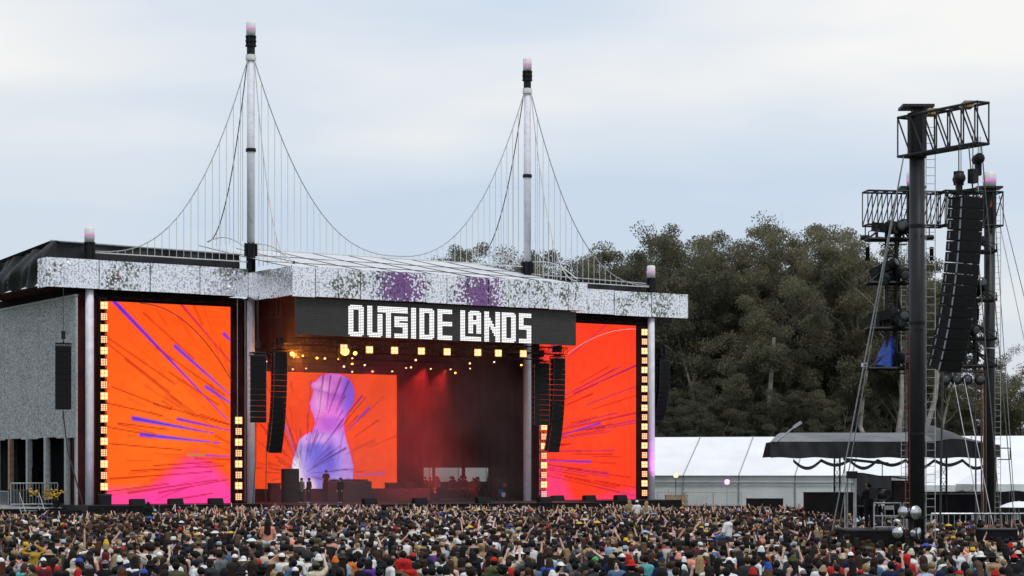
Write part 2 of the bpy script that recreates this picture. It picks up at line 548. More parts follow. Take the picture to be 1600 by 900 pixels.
TREE = [euc_template(11, 30, 7, .20, 160, 290, .27, crown_low=.12), euc_template(23, 30, 7.5, .16, 170, 280, .27, crown_low=.10),
        euc_template(37, 31, 6.5, .28, 140, 300, .27, stems=2, crown_low=.18), euc_template(51, 29, 8, .14, 180, 270, .27, stems=4, crown_low=.08)]
def px2x(px, Y): return (px - 800) / 3200 * Y     # metres right of the camera axis at distance Y (layout helper)
tree_rows = [
 # px, distance, height, template, label
 (712, 250, 31.2, 1, 'small dark crown poking above the stage roof between the two masts'),
 (752, 262, 31.8, 0, 'rounded crown above the stage roof just left of the second mast'),
 (800, 280, 32.2, 2, 'thin crown seen through the cables left beside the second mast'),
 (868, 270, 32.3, 3, 'broad crown rising over the stage roof right of the second mast'),
 (915, 262, 31.6, 1, 'tree behind the right slope of the bridge cable'),
 (958, 250, 31.0, 0, 'tree above the right end of the stage fascia'),
 (1003, 258, 32.6, 2, 'feathery tree directly behind the small right lantern'),
 (1045, 245, 32.0, 3, 'dark tree beside the right end of the silver fascia'),
 (1083, 256, 33.6, 1, 'tall tree just beyond the right end of the silver fascia'),
 (1118, 240, 32.0, 0, 'dense tree rising above the left end of the white marquee'),
 (1150, 262, 34.7, 2, 'slender tall tree behind the middle of the wood'),
 (1184, 244, 32.6, 1, 'bushy tree above the second bay of the white marquee'),
 (1216, 258, 34.6, 3, 'wide crowned tree over the third marquee bay'),
 (1248, 240, 33.1, 0, 'the tallest tree top of the wood with ragged open crown'),
 (1282, 256, 34.7, 2, 'tall tree left of the black lighting mast'),
 (1312, 242, 32.9, 1, 'tree with light olive clumps above the black canopy'),
 (1345, 258, 34.3, 0, 'tree behind the left end of the black truss arm'),
 (1376, 240, 31.2, 3, 'tree behind the hanging ladder of spotlights'),
 (1408, 232, 29.4, 2, 'pale trunked tree leaning behind the near black pole'),
 (1440, 238, 30.2, 0, 'tree directly behind the near black pole'),
 (1462, 250, 28.8, 1, 'thin edge tree left of the hanging speaker column'),
 (1065, 275, 30.0, 2, 'rear tree filling the gap right of the stage'),
 (1135, 282, 31.0, 0, 'rear tree in the gap behind the marquee'),
 (1200, 285, 32.0, 1, 'rear tree deep in the centre of the wood'),
 (1265, 280, 32.0, 3, 'rear tree under the tallest crown'),
 (1330, 285, 32.0, 2, 'rear tree near the lighting mast'),
 (1395, 280, 29.0, 1, 'rear tree behind the pale trunks'),
 (1015, 285, 28.0, 3, 'rear tree behind the stage right pole'),
 (1500, 262, 14.5, 3, 'low spreading tree behind the hanging speaker column'),
 (1538, 270, 14.5, 1, 'low tree beside the far black pole'),
 (1572, 255, 19.0, 0, 'low dark tree right of the far black pole'),
 (1604, 262, 20.0, 3, 'dark umbrella shaped tree cut by the right picture edge'),
 (893, 268, 32.0, 0, 'tree right of the second mast behind the cable hangers'),
 (937, 255, 31.2, 3, 'tree over the roof edge left of the small right lantern'),
 (980, 262, 32.3, 1, 'tree close left of the small right lantern'),
 (1026, 252, 32.0, 0, 'tree just right of the small right lantern'),
 (1064, 250, 32.8, 3, 'rounded tree between the fascia end and the taller wood'),
 (1470, 275, 16.0, 0, 'low tree between the two black poles'),
]
for i, (px, Y, hh, k, lab) in enumerate(tree_rows):
    t = thing('eucalyptus_tree', lab, 'tree', (px2x(px, Y), Y, 0), random.uniform(0, 6.28), 'eucalyptus trees behind the field')
    s = hh / 30.0
    w = s * random.uniform(.85, 1.05) * (1.45 if hh < 20 else 1.0)
    inst(TREE[k][0], 'trunk', t, mat=M['pale_bark' if i in (17, 18, 19) else 'bark'], scale=(w, w, s))
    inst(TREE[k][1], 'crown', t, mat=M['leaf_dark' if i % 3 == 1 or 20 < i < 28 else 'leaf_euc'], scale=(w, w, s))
# pale leaning trunks in front of the wood
def lean_tree(px, Y, label, spec):
    t = thing('eucalyptus_tree', label, 'tree', (px2x(px, Y), Y, 0), 0, 'eucalyptus trees behind the field')
    mb = MB()
    for (x0, pts) in spec:
        p = Vector((x0, 0, -.3)); rr = .42
        for dx, dz in pts:
            q = Vector((x0 + dx, random.uniform(-.3, .3), dz)); mb.tube(p, q, rr, rr * .82, n=7, cap=False); p = q; rr *= .82
    mb.build('trunk', M['pale_bark'], t, True)
    inst(TREE[2][1], 'crown', t, mat=M['leaf_euc'], scale=(.8, .8, .92))
lean_tree(1392, 226, 'pale curving trunks left of the near black pole above the canopy', [(-1.6, ((-.6, 6), (-1.8, 9), (-1.5, 13), (-.6, 18))), (.2, ((.2, 6), (.9, 11), (1.0, 17))), (2.2, ((1.2, 7), (2.6, 12), (3.2, 18)))])
lean_tree(1205, 228, 'straight pale trunk standing free in the middle of the wood', [(0, ((.1, 6), (-.2, 12), (.3, 19)))])

# dark understorey trees that hide the trunks
for i, (px, Y, hh, lab) in enumerate([(1050, 226, 12, 'short dark understorey tree close right of the stage'), (1088, 230, 14, 'short understorey tree over the first marquee rafter'), (1128, 227, 11.5, 'short understorey tree behind the second marquee bay'),
    (1170, 231, 14.5, 'short understorey tree between two pale trunks'), (1225, 228, 13, 'short understorey tree behind the third marquee bay'), (1262, 231, 14, 'short understorey tree right of the free pale trunk'), (1300, 227, 13, 'short understorey tree beside the guy ropes'), (1340, 231, 12.5, 'short understorey tree over the canopy left half')]):
    t = thing('understorey_tree', lab, 'tree', (px2x(px, Y), Y, 0), i * 1.7, 'understorey trees')
    s = hh / 30.0
    inst(TREE[3][0], 'trunk', t, mat=M['bark'], scale=(s * 1.15, s * 1.15, s))
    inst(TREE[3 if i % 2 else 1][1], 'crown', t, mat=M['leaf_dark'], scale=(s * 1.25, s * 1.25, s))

# far wood: reads as one dark mass behind the single trees
def wood_mass():
    g = np.random.default_rng(5)
    n = 110000
    X = g.uniform(16, 66, n); Y = g.uniform(292, 312, n)
    px = 800 + 3200 * X / Y
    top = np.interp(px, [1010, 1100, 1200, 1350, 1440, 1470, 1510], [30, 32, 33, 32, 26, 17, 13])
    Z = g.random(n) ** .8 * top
    C = np.stack([X, Y, Z], 1)
    d1 = g.normal(size=(n, 3)); d1 /= np.linalg.norm(d1, axis=1)[:, None]
    d2 = np.cross(d1, g.normal(size=(n, 3))); d2 /= np.linalg.norm(d2, axis=1)[:, None]
    s = g.uniform(.35, .8, n)[:, None]
    V = np.stack([C - d1 * s, C + d2 * s * .6, C + d1 * s, C - d2 * s * .6], 1).reshape(-1, 3)
    o = bpy.data.objects.new('far_woods', quad_mesh('far_woods', V)); COL.objects.link(o)
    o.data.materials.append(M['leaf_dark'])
    tag(o, 'dark mass of far woods filling the gaps behind the eucalyptus trees', 'woods', kind='stuff')
wood_mass()

# understorey bushes behind the marquee
def bush_mesh(seed, n=5200):
    g = np.random.default_rng(seed)
    nc = 16
    cc = np.stack([g.uniform(-2.6, 2.6, nc), g.uniform(-1.6, 1.6, nc), g.uniform(.8, 3.2, nc)], 1)
    k = g.integers(0, nc, n)
    X = g.normal(size=(n, 3)); X /= np.linalg.norm(X, axis=1)[:, None]
    C = cc[k] + X * (g.random(n) ** .4)[:, None] * np.array([1.1, 1.0, .9])
    C[:, 2] = np.abs(C[:, 2])
    d1 = g.normal(size=(n, 3)); d1 /= np.linalg.norm(d1, axis=1)[:, None]
    d2 = np.cross(d1, g.normal(size=(n, 3))); d2 /= np.linalg.norm(d2, axis=1)[:, None]
    s = g.uniform(.12, .26, n)[:, None]
    return quad_mesh('foliage', np.stack([C - d1 * s, C + d2 * s * .5, C + d1 * s, C - d2 * s * .5], 1).reshape(-1, 3))
BUSH = [bush_mesh(3), bush_mesh(9)]
bmb = MB()
for a in range(5):
    bmb.tube((0, 0, -.2), (math.cos(a * 1.3) * 1.6, math.sin(a * 1.3), 2.0), .09, .03, n=5)
bstem = bmb.mesh('stem')
for i, (px, Y, s, lab) in enumerate([
    (1085, 214, 1.15, 'rounded bush above the left bay of the white marquee'), (1120, 217, 1.0, 'low bush right of the rounded bush over the marquee'),
    (1165, 215, .98, 'low dark bush over the second rafter of the marquee'), (1338, 213, 1.2, 'leafy bush over the left half of the black canopy'),
    (1368, 214, 1.32, 'light green bush above the middle of the black canopy'), (1398, 212, 1.28, 'light green bush left against the near black pole'),
    (1458, 214, 1.2, 'green bush just right of the near black pole'), (1488, 213, 1.25, 'green bush behind the black canopy hump'),
    (1520, 214, 1.3, 'green bush left against the far black pole'), (1565, 212, 1.35, 'green bush right against the far black pole'),
    (1596, 213, 1.35, 'green bush at the right picture edge above the pale building')]):
    t = thing('bush', lab, 'bush', (px2x(px, Y), Y, 1.2), i * 1.1, 'bushes below the trees')
    t.scale = (s, s, s)
    inst(bstem, 'stem', t, mat=M['bark'])
    inst(BUSH[i % 2], 'foliage', t, mat=M['leaf_bush'])
    # each bush grows on the raised bank
bank = MB().grid(lambda a, b: (10 + 70 * a, 206 + 40 * b, 1.25 * min(1, max(0, (b * 40 - 1) / 5)) + .006), 4, 24)
tag(bank.build('bank', M['grass']), kind='structure')

# ================================================================== white marquee
MQ = R(-14)                              # local x along the eave (right, slightly nearer), local y into the depth
mq_o = Vector((px2x(1068, 185), 185, 0))
marq = thing('marquee', 'long white clear-span marquee with grey rafter lines right of the stage', 'tent', mq_o, MQ)
EAVE, RIDGE, DEP = 3.72, 7.35, 10.0
for k in range(-1, 8):
    x0, x1 = 5.03 * k, 5.03 * (k + 1)
    def rf(a, b, x0=x0, x1=x1):
        sag = -0.10 * math.sin(math.pi * a) * math.sin(math.pi * b)
        return (x0 + .06 + (x1 - x0 - .12) * a, -.25 + (DEP + .25) * b, EAVE + .02 + (RIDGE - EAVE) * b + sag)
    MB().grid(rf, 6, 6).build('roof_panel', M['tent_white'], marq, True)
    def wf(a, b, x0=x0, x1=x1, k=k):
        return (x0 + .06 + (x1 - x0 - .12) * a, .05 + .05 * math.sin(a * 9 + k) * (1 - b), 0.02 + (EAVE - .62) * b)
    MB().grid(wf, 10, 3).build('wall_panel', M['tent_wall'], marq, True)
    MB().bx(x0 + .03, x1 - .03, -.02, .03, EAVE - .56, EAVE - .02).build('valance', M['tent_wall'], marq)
for k in range(-1, 9):
    x = 5.03 * k
    MB().tube((x, -.02, 0), (x, -.02, EAVE), .07, n=6).tube((x, -.25, EAVE), (x, DEP, RIDGE + .03), .06, n=6).build('frame_arch', M['tent_frame'], marq)
MB().tube((-5.1, -.1, EAVE - .6), (40.2, -.1, EAVE - .6), .05, n=5).build('eave_rail', M['tent_frame'], marq)
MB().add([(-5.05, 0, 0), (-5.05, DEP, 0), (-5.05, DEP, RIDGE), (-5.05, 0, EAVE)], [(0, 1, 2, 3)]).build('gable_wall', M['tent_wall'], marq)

# small peaked tents, right
def peak_tent(px, Y, w, eave, peak, label, m='tent_white'):
    t = thing('peaked_tent', label, 'tent', (px2x(px, Y), Y, 0), R(8), 'small peaked tents')
    c = [(-w, -w), (w, -w), (w, w), (-w, w)]
    for i in range(4):
        a, b = Vector((*c[i], eave)), Vector((*c[(i + 1) % 4], eave))
        def f(s, q, a=a, b=b):
            e0 = a.lerp(b, s); p = e0.lerp(Vector((0, 0, peak)), q)
            p.z -= .22 * math.sin(math.pi * q) * w / 4
            return p
        MB().grid(f, 6, 8).build('roof_panel', M[m], t, True)
        d = (b - a)
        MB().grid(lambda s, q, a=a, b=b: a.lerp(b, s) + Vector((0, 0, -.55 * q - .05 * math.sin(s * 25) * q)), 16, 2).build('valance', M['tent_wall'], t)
        MB().tube((*c[i], 0), (*c[i], eave), .05).build('post', M['steel'], t)
peak_tent(1497, 172, 4.6, 3.0, 4.95, 'white peaked tent right of the near black pole')
peak_tent(1566, 168, 4.0, 3.1, 4.95, 'white peaked tent right of the far black pole')
peak_tent(1449, 184, 3.6, 3.3, 5.25, 'cream peaked tent half hidden behind the white peaked tent', 'tent_cream')

# pale building at the right edge
bl = thing('flat_building', 'pale grey flat roofed building at the right picture edge', 'building', (px2x(1552, 196), 196, 0), R(-4))
MB().bx(0, 14, 0, 6, 0, 6.45).build('wall', M['building_wall'], bl)
MB().bx(-.1, 14.1, -.1, 6.1, 6.45, 6.62).build('roof', M['wall_flat'], bl)
for x in (1.4, 3.4):
    w_ = MB().bx(x - .45, x + .45, -.06, -.005, 4.4, 5.9).build('window', M['tent_frame'], bl)
    MB().bx(x - .36, x + .36, -.075, -.062, 4.5, 5.8).build('pane', M['window_glass'], w_)
lb = MB()
for i in range(7): lb.bx(.9 + i * .22, 1.05 + i * .22, -.03, -.005, 6.1, 6.24)
lb.build('lettering', M['black_paint'], bl)
# ================================================================== the stage
st = thing('concert_stage', 'big festival stage with silver sequin fascia and black roof walls', 'stage', S(0, 0, 0), TH)
DECK = 1.86
HU = 23.56                                # distance between the two tall masts
mb = MB().bx(-13.2, -.6, -2.6, 16, 0, DECK).bx(-.6, HU + .6, -9.2, 16, 0, DECK - .003).bx(HU + .6, 36.6, -2.6, 16, 0, DECK)
mb.build('deck', M['deck'], st)
# skirts of the deck front
for x0, x1, y in [(-13.2, -.62, -2.66), (-.6, HU + .6, -9.26), (HU + .62, 36.6, -2.66)]:
    n = max(1, int((x1 - x0) / 2.4))
    for k in range(n):
        a = x0 + (x1 - x0) * k / n; b = x0 + (x1 - x0) * (k + 1) / n
        MB().bx(a + .02, b - .02, y, y + .05, 0.05, DECK - .02).build('skirt_panel', M['black_cloth'], st)
# fascia panels
def fascia(p0, p1, z0, z1, n, mats):
    p0, p1 = Vector((*p0, 0)), Vector((*p1, 0))
    d = (p1 - p0); L_ = d.length; d.normalize()
    nrm = Vector((d.y, -d.x, 0))
    for k in range(n):
        a = p0 + d * (L_ * k / n + .03); b = p0 + d * (L_ * (k + 1) / n - .03)
        dz = random.uniform(-.03, .03)
        def f(s, q, a=a, b=b, dz=dz):
            p = a.lerp(b, s) + nrm * (.03 * math.sin(s * 3.1 + k) * math.sin(q * 3.1) + random.uniform(0, .012))
            return (p.x, p.y, z0 + dz + (z1 - z0) * q)
        mb = MB().grid(f, 5, 5)
        # back board, so the panel has thickness
        A, B_ = a - nrm * .12, b - nrm * .12
        mb.add([(A.x, A.y, z0 + dz), (B_.x, B_.y, z0 + dz), (B_.x, B_.y, z1 + dz), (A.x, A.y, z1 + dz), (a.x, a.y, z0 + dz), (b.x, b.y, z0 + dz), (b.x, b.y, z1 + dz), (a.x, a.y, z1 + dz)],
               [(0, 3, 2, 1), (0, 1, 5, 4), (3, 7, 6, 2), (0, 4, 7, 3), (1, 2, 6, 5)])
        mb.build('fascia_panel', mats[k % len(mats)], st)
sq, sp_ = M['sequin'], M['sequin_purple_lit']
fascia((-15.3, -.5), (-.45, -.5), 16.52, 18.48, 4, [sq])
fascia((-15.3, 1.2), (-15.3, -.5), 16.52, 18.48, 1, [sq])
fascia((-.45, -.5), (-.45, -7.4), 16.15, 18.15, 4, [sq])
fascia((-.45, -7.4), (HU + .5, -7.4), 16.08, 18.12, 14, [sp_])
fascia((HU + .5, -.5), (38.9, -.5), 16.55, 18.48, 4, [sq])
fascia((HU + .5, -7.4), (HU + .5, -.5), 16.15, 18.15, 4, [sq])
# frames behind the fascia
mb = MB()
for z in (16.6, 18.3):
    mb.tube((-15.2, -.35, z), (-.3, -.35, z), .07).tube((HU + .4, -.35, z), (38.7, -.35, z), .07)
for z in (16.3, 17.9):
    mb.tube((-.3, -7.2, z), (HU + .3, -7.2, z), .07)
mb.build('fascia_frame', M['black_paint'], st)
# soffits under the roof
MB().bx(-15.1, -.7, -.35, 14, 16.62, 16.72).build('soffit', M['maroon_cloth'], st)
MB().bx(HU + .7, 36.4, -.35, 14, 16.62, 16.72).build('soffit', M['maroon_cloth'], st)
MB().bx(-.3, HU + .3, -7.1, 14.0, 16.3, 16.42).build('soffit', M['black_cloth'], st)
# roof skin: centre bay rises from the fascia to a ridge, side bays are low black boxes
def roof_c(a, b):
    u = -.4 + (HU + .8) * a; v = -7.2 + 15.2 * b
    z = 18.02 + 2.85 * b ** 1.05 + .03 * math.sin(a * 40) * b
    return (u, v, z)
for k in range(8):
    a0, a1 = k / 8, (k + 1) / 8
    MB().grid(lambda a, b, a0=a0, a1=a1: roof_c(a0 + .002 + (a1 - a0 - .004) * a, b), 6, 12).build('roof_panel', M['roof_vinyl'], st, True)
mb = MB()
for k in range(9):
    pts = [Vector(roof_c(k / 8, j / 8)) + Vector((0, 0, .03)) for j in range(9)]
    mb.poly(pts, .03, 4)
for b in (.3, .62): mb.poly([Vector(roof_c(a / 10, b)) + Vector((0, 0, .03)) for a in range(11)], .03, 4)
mb.build('roof_strap', M['cable_dark'], st)
def wing_wall(u0, u1, zt0, zt1, flip=1):
    def f(a, b):
        u = u0 + (u1 - u0) * a; zt = zt0 + (zt1 - zt0) * a
        return (u, 1.3 + .12 * math.sin(a * 23) * math.sin(b * 3.1), 18.0 + (zt - 18.0) * b)
    MB().grid(f, 30, 4).build('roof_side', M['black_tarp'], st, True)
    def g(a, b):
        u = u0 + (u1 - u0) * a; zt = zt0 + (zt1 - zt0) * a
        return (u, 1.3 + 14 * b, zt - .6 * b + .02)
    MB().grid(g, 12, 6).build('roof_panel', M['black_tarp'], st, True)
    mb = MB(); mb.tube((u0, 1.2, zt0 + .03), (u1, 1.2, zt1 + .03), .07)
    mb.build('roof_edge_pipe', M['steel'], st)
wing_wall(-14.4, -.3, 19.75, 19.6)
wing_wall(HU + .4, 36.2, 19.5, 19.3)
# crumpled black tarpaulin over the left end
def tarp(a, b):
    v = .2 + 17 * a
    z = 16.75 + b * (2.95 - 1.0 * a)
    u = -15.3 + .9 * b ** 2 + .22 * math.sin(a * 29 + b * 4) * (1 - .5 * b) + .16 * math.sin(a * 61 + b * 9) + .2 * math.sin(b * 7 + a * 5)
    if b < .1: z += .12 * math.sin(a * 33)
    return (u, v, z)
MB().grid(tarp, 60, 16).build('tarpaulin', M['black_tarp'], st, True)
MB().grid(lambda a, b: (-14.4 + .4 * b, .2 + 17 * a, 19.7 - 1.0 * a + .02 * math.sin(a * 40) - .1 * b), 30, 3).build('tarpaulin', M['black_tarp'], st, True)
MB().grid(lambda a, b: (-15.25 + (.95 + .3 * b) * 1, .2 - 0 * b + 0, 0) if False else (-15.28 + .95 * a, .18 + .05 * math.sin(a * 9), 18.3 + (1.35 * a ** .6) * b), 10, 4).build('tarpaulin', M['black_tarp'], st, True)
# left side wall of speckled scrim, set back on posts
SWU = -13.0
for k in range(7):
    v0, v1 = .1 + 3.55 * k, .1 + 3.55 * (k + 1)
    MB().bx(SWU - .06, SWU + .06, v0 + .015, v1 - .015, 6.42 + .08 * (k % 2), 15.95).build('scrim_panel', M['scrim'], st)
MB().bx(SWU - .14, SWU + .1, -.05, 25, 15.96, 16.12).build('wall_rail', M['galv'], st)
MB().bx(SWU - .12, SWU + .02, -.2, .06, 0, 15.9).build('corner_column', M['galv'], st)
MB().bx(SWU - .02, SWU + .2, .3, 25, 16.14, 16.7).build('scrim_head', M['black_cloth'], st)
for k, (v, m) in enumerate([(1.72, 'galv'), (5.68, 'galv'), (9.3, 'galv'), (13.07, 'rusty_post'), (16.0, 'galv')]):
    MB().bx(SWU - .16, SWU + .16, v - .17, v + .17, 0, 6.5).build('post', M[m], st)
    if k < 4: MB().bx(SWU + 2.0, SWU + 2.14, v - .07 + 1.4, v + .07 + 1.4, DECK, 6.4).build('post', M['galv'], st)
MB().bx(SWU + 3.4, SWU + 3.5, 1.2, 40, 0, 16).build('shade_cloth', M['black_cloth'], st)
MB().bx(SWU + .2, SWU + 3.4, 1.2, 36, 6.7, 6.8).build('shade_cloth', M['black_cloth'], st)
MB().bx(SWU + .04, SWU + 1.6, .3, 1.0, DECK, 16.3).build('return_wall', M['maroon_cloth'], st)
# black backing walls and drapes
def drape(u0, u1, v, z0, z1, m, name='drape', n=None):
    n = n or int((u1 - u0) * 6)
    MB().grid(lambda a, b: (u0 + (u1 - u0) * a, v + .09 * math.sin(a * (u1 - u0) * 7.3) + .04 * math.sin(a * 31), z0 + (z1 - z0) * b), n, 2).build(name, m, st, True)
drape(-12.0, -.2, 1.0, DECK, 16.5, M['maroon_cloth'])
drape(HU + .2, 35.6, 1.0, DECK, 16.5, M['maroon_cloth'])
for k in range(8): drape(-6.1 + 6.0 * k, -5.9 + 6.0 * (k + 1), 14.0 + .25 * (k % 2), DECK if k < 4 or k > 5 else 4.42, 16.4, M['black_cloth'])
MB().bx(-12, 41, 14.6, 14.8, 4.42, 16.5).build('back_wall', M['black_cloth'], st)
for (a, b) in ((-12, 22.75), (23.68, 23.87), (26.56, 26.81), (29.17, 41)):       # the wall below the three back openings
    MB().bx(a, b, 14.4, 14.58, DECK, 4.42).build('back_wall', M['black_cloth'], st)
MB().bx(22.7, 29.2, 14.05, 14.38, DECK, 3.25).build('back_wall', M['black_cloth'], st)
MB().bx(36.2, 36.4, 1.4, 14.6, DECK, 16.5).build('side_wall', M['black_cloth'], st)
def side_drape(u, v0, v1, m):
    MB().grid(lambda a, b: (u + .09 * math.sin(a * (v1 - v0) * 7), v0 + (v1 - v0) * a, DECK + (16.2 - DECK) * b), int((v1 - v0) * 6), 2).build('drape', m, st, True)
side_drape(-.4, 1.2, 13.8, M['maroon_cloth'])
side_drape(32, 1.2, 13.8, M['black_cloth'])
# scaffold lattice above the wing screens
for (a, b) in ((-12, -.6), (HU + .6, 35.4)):
    MB().truss((a, .3, 16.2), (b, .3, 16.2), .35, .4, 18, .03, .018).build('screen_truss', M['black_paint'], st)

# ------------------------------------------------------------------ masts
def lantern(t, z, r):
    MB().lathe([(r * .98, 0), (r * 1.0, .5), (r * .96, .95), (r * .80, .99)], 18).build('lantern', M['lantern_white'], t, True, loc=(0, 0, z))
    MB().lathe([(r * 1.02, 0), (r * 1.02, .16)], 18).build('light_band', M['lantern_pink'], t, True, loc=(0, 0, z + .40))
    MB().lathe([(r * 1.15, 0), (r * 1.15, .08)], 18).build('lantern_plate', M['black_paint'], t, loc=(0, 0, z - .085))
def mast(u, label, tall):
    t = thing('stage_mast', label, 'mast', S(u, 0, 0), TH, 'masts of the stage')
    MB().lathe([(.30, 0), (.30, 8), (.285, 16.9)], 20).build('lower_sleeve', M['white_wrap'], t, True)
    MB().bx(-.42, .42, -.42, .42, .0, .12).build('base_plate', M['black_paint'], t)
    if tall:
        b = MB().lathe([(.33, 16.9), (.33, 20.3)], 16).build('roof_collar', M['black_paint'], t)
        c = MB()
        for k in range(8):
            a = k * math.pi / 4
            c.box((.42 * math.cos(a), .42 * math.sin(a), 19.9), (.12, .12, .9), a)
        c.build('bracket', M['black_paint'], b)
        MB().lathe([(.285, 20.3), (.28, 27), (.26, 33.4)], 20).build('upper_sleeve', M['white_wrap'], t, True)
        MB().lathe([(.35, 26.85), (.37, 26.95), (.35, 27.1)], 16).build('band', M['black_paint'], t)
        MB().lathe([(.36, 33.35), (.38, 33.5), (.36, 33.75)], 16).build('collar', M['lantern_white'], t)
        MB().lathe([(.29, 33.75), (.29, 35.0)], 14).build('neck', M['black_paint'], t)
        c = MB()
        for k in range(8):
            a = k * math.pi / 4
            c.tube((.33 * math.cos(a), .33 * math.sin(a), 34.4), (.33 * math.cos(a), .33 * math.sin(a), 35.05), .05)
        c.lathe([(.40, 34.35), (.40, 34.42)], 14).lathe([(.40, 34.7), (.40, 34.77)], 14)
        c.build('cage', M['black_paint'], t)
        lantern(t, 35.1, .34)
    else:
        MB().lathe([(.30, 16.9), (.30, 19.6)], 14).build('roof_collar', M['black_paint'], t)
        c = MB()
        for k in range(6):
            a = k * math.pi / 3
            c.tube((.36 * math.cos(a), .36 * math.sin(a), 18.5), (.36 * math.cos(a), .36 * math.sin(a), 19.6), .05)
        c.build('cage', M['black_paint'], t)
        lantern(t, 19.7, .34)
    return t
mast(-12.07, 'short mast with lantern at the left corner of the stage beside the scrim wall', False)
mast(0, 'tall white bridge mast left of the lit sign', True)
mast(HU, 'tall white bridge mast right of the lit sign', True)
mast(35.5, 'short mast with lantern at the right corner of the stage', False)

# ------------------------------------------------------------------ suspension cables with hangers
def susp(label, p0, p1, sag_pow, deck_z, nh, m='cable_steel', deck=True, dash=False, r=.04):
    """cable from the mast (p0, high) to p1 (low)"""
    t = thing('suspension_cable', label, 'cable', S(*p0), TH, 'bridge cables of the stage')
    P0, P1 = Vector((0, 0, 0)), Vector(p1) - Vector(p0)
    def at(s):
        q = P0.lerp(P1, s)
        q.z = P0.z + (P1.z - P0.z) * (1 - (1 - s) ** sag_pow)
        return q
    MB().poly([at(k / 36) for k in range(37)], r, 5).build('main_cable', M[m], t)
    for k in range(1, nh + 1):
        s = k / (nh + 1)
        q = at(s); zd = deck_z - p0[2]
        if q.z - zd > .12:
            MB().tube(q, (q.x, q.y, zd), .021, n=4, cap=False).build('hanger', M['rope_white'], t)
    if deck:
        MB().tube((P0.x, P0.y, deck_z - p0[2]), (P1.x, P1.y, deck_z - p0[2]), .045, n=5).build('deck_line', M['rope_white'], t)
    return t
susp('bridge cable swooping from the first tall mast down to the left stage corner', (-.32, -.1, 33.3), (-11.7, -.1, 19.1), 2.6, 19.0, 20)
susp('left half of the bridge cable hanging between the two tall masts', (.32, 0, 33.3), (HU / 2, 0, 20.12), 2.5, 19.95, 21)
susp('right half of the bridge cable hanging between the two tall masts', (HU - .32, 0, 33.3), (HU / 2, 0, 20.12), 2.5, 19.95, 21)
susp('bridge cable swooping from the second tall mast down to the right stage corner', (HU + .32, -.1, 33.3), (35.2, -.1, 19.05), 2.6, 18.95, 20)
susp('pale cable from the first tall mast to the front corner of the fascia', (.15, -.3, 33.3), (-.1, -7.0, 18.35), 2.4, 18.6, 8, 'rope_white', False)
susp('pale cable from the second tall mast to the front corner of the fascia', (HU + .15, -.3, 33.3), (HU, -7.0, 18.35), 2.4, 18.6, 10, 'rope_white', False)
susp('dark cable from the first tall mast back over the roof', (-.15, .3, 33.3), (-.1, 7.0, 21.1), 2.0, 20.6, 8, 'cable_dark', False)
susp('dark cable from the second tall mast back over the roof', (HU - .15, .3, 33.3), (HU, 7.0, 21.4), 2.0, 20.6, 8, 'cable_dark', False)
def arch(label, p0, p1, hgt):
    t = thing('arched_cable', label, 'cable', S(*p0), TH, 'arched cables at the mast feet')
    P1 = Vector(p1) - Vector(p0)
    MB().poly([P1 * (k / 14) + Vector((0, 0, hgt * math.sin(math.pi * k / 14))) for k in range(15)], .04, 5).build('strand', M['rope_white'], t)
    MB().box(tuple(P1), (.12, .12, .2)).build('clamp', M['cable_dark'], t)
arch('low arched strand left of the foot of the first tall mast', (-.2, 7.0, 21.1), (-.2, .5, 20.1), .5)
arch('low arched strand left of the foot of the second tall mast', (HU - .2, 7.0, 21.2), (HU - .2, .5, 20.1), .5)
arch('drooping strand right of the foot of the first tall mast', (.2, -.4, 20.3), (-.1, -6.9, 18.4), .35)
arch('drooping strand right of the foot of the second tall mast', (HU + .2, -.4, 20.3), (HU, -6.9, 18.4), .5)

# ------------------------------------------------------------------ screens
def lin(c): return np.array([(x / 255.0) ** 2.2 for x in c])
def seg_mask(X, Z, p, q, w0, w1):
    """streak from p (wide, w0) to q (thin, w1)"""
    p, q = np.array(p, float), np.array(q, float)
    d = q - p; L2 = (d ** 2).sum()
    w0 *= 1.2
    t = np.clip(((X - p[0]) * d[0] + (Z - p[1]) * d[1]) / L2, 0, 1)
    dist = np.hypot(X - (p[0] + t * d[0]), Z - (p[1] + t * d[1]))
    w = w0 + (w1 - w0) * t
    return np.clip(1.2 - dist / np.maximum(w, .004), 0, 1), t
def screen(name, label, u0, u1, z0, z1, v, paint, step=.085):
    nx, nz_ = int((u1 - u0) / step), int((z1 - z0) / step)
    t = thing(name, label, 'screen', S((u0 + u1) / 2, v, z0), TH, 'picture screens of the stage')
    w, h = u1 - u0, z1 - z0
    mb = MB().grid(lambda a, b: (-w / 2 + w * a, 0, h * b), nx, nz_)
    o = mb.build('display', M['screen_picture'], t)
    xs = np.linspace(0, 1, nx + 1); zs = np.linspace(0, 1, nz_ + 1)
    X, Z = np.meshgrid(xs, zs)
    C = paint(X, Z, w / h)
    tr = np.random.default_rng(int(u0 * 10) + 500)
    tile = tr.normal(1, .035, (64, 64))              # LED cabinets never match quite
    C = np.clip(C * tile[(Z * h / .5).astype(int) % 64, (X * w / .5).astype(int) % 64][..., None], 0, 1.5)
    col = np.ones((X.size, 4), np.float32); col[:, :3] = C.reshape(-1, 3)
    at = o.data.attributes.new('picture', 'FLOAT_COLOR', 'POINT')
    at.data.foreach_set('color', col.ravel())
    MB().bx(-w / 2 - .03, w / 2 + .03, .02, .25, -.02, h + .03).build('cabinet', M['black_paint'], t)
    return t
def mixc(C, m, c): return C * (1 - m[..., None]) + lin(c) * m[..., None]
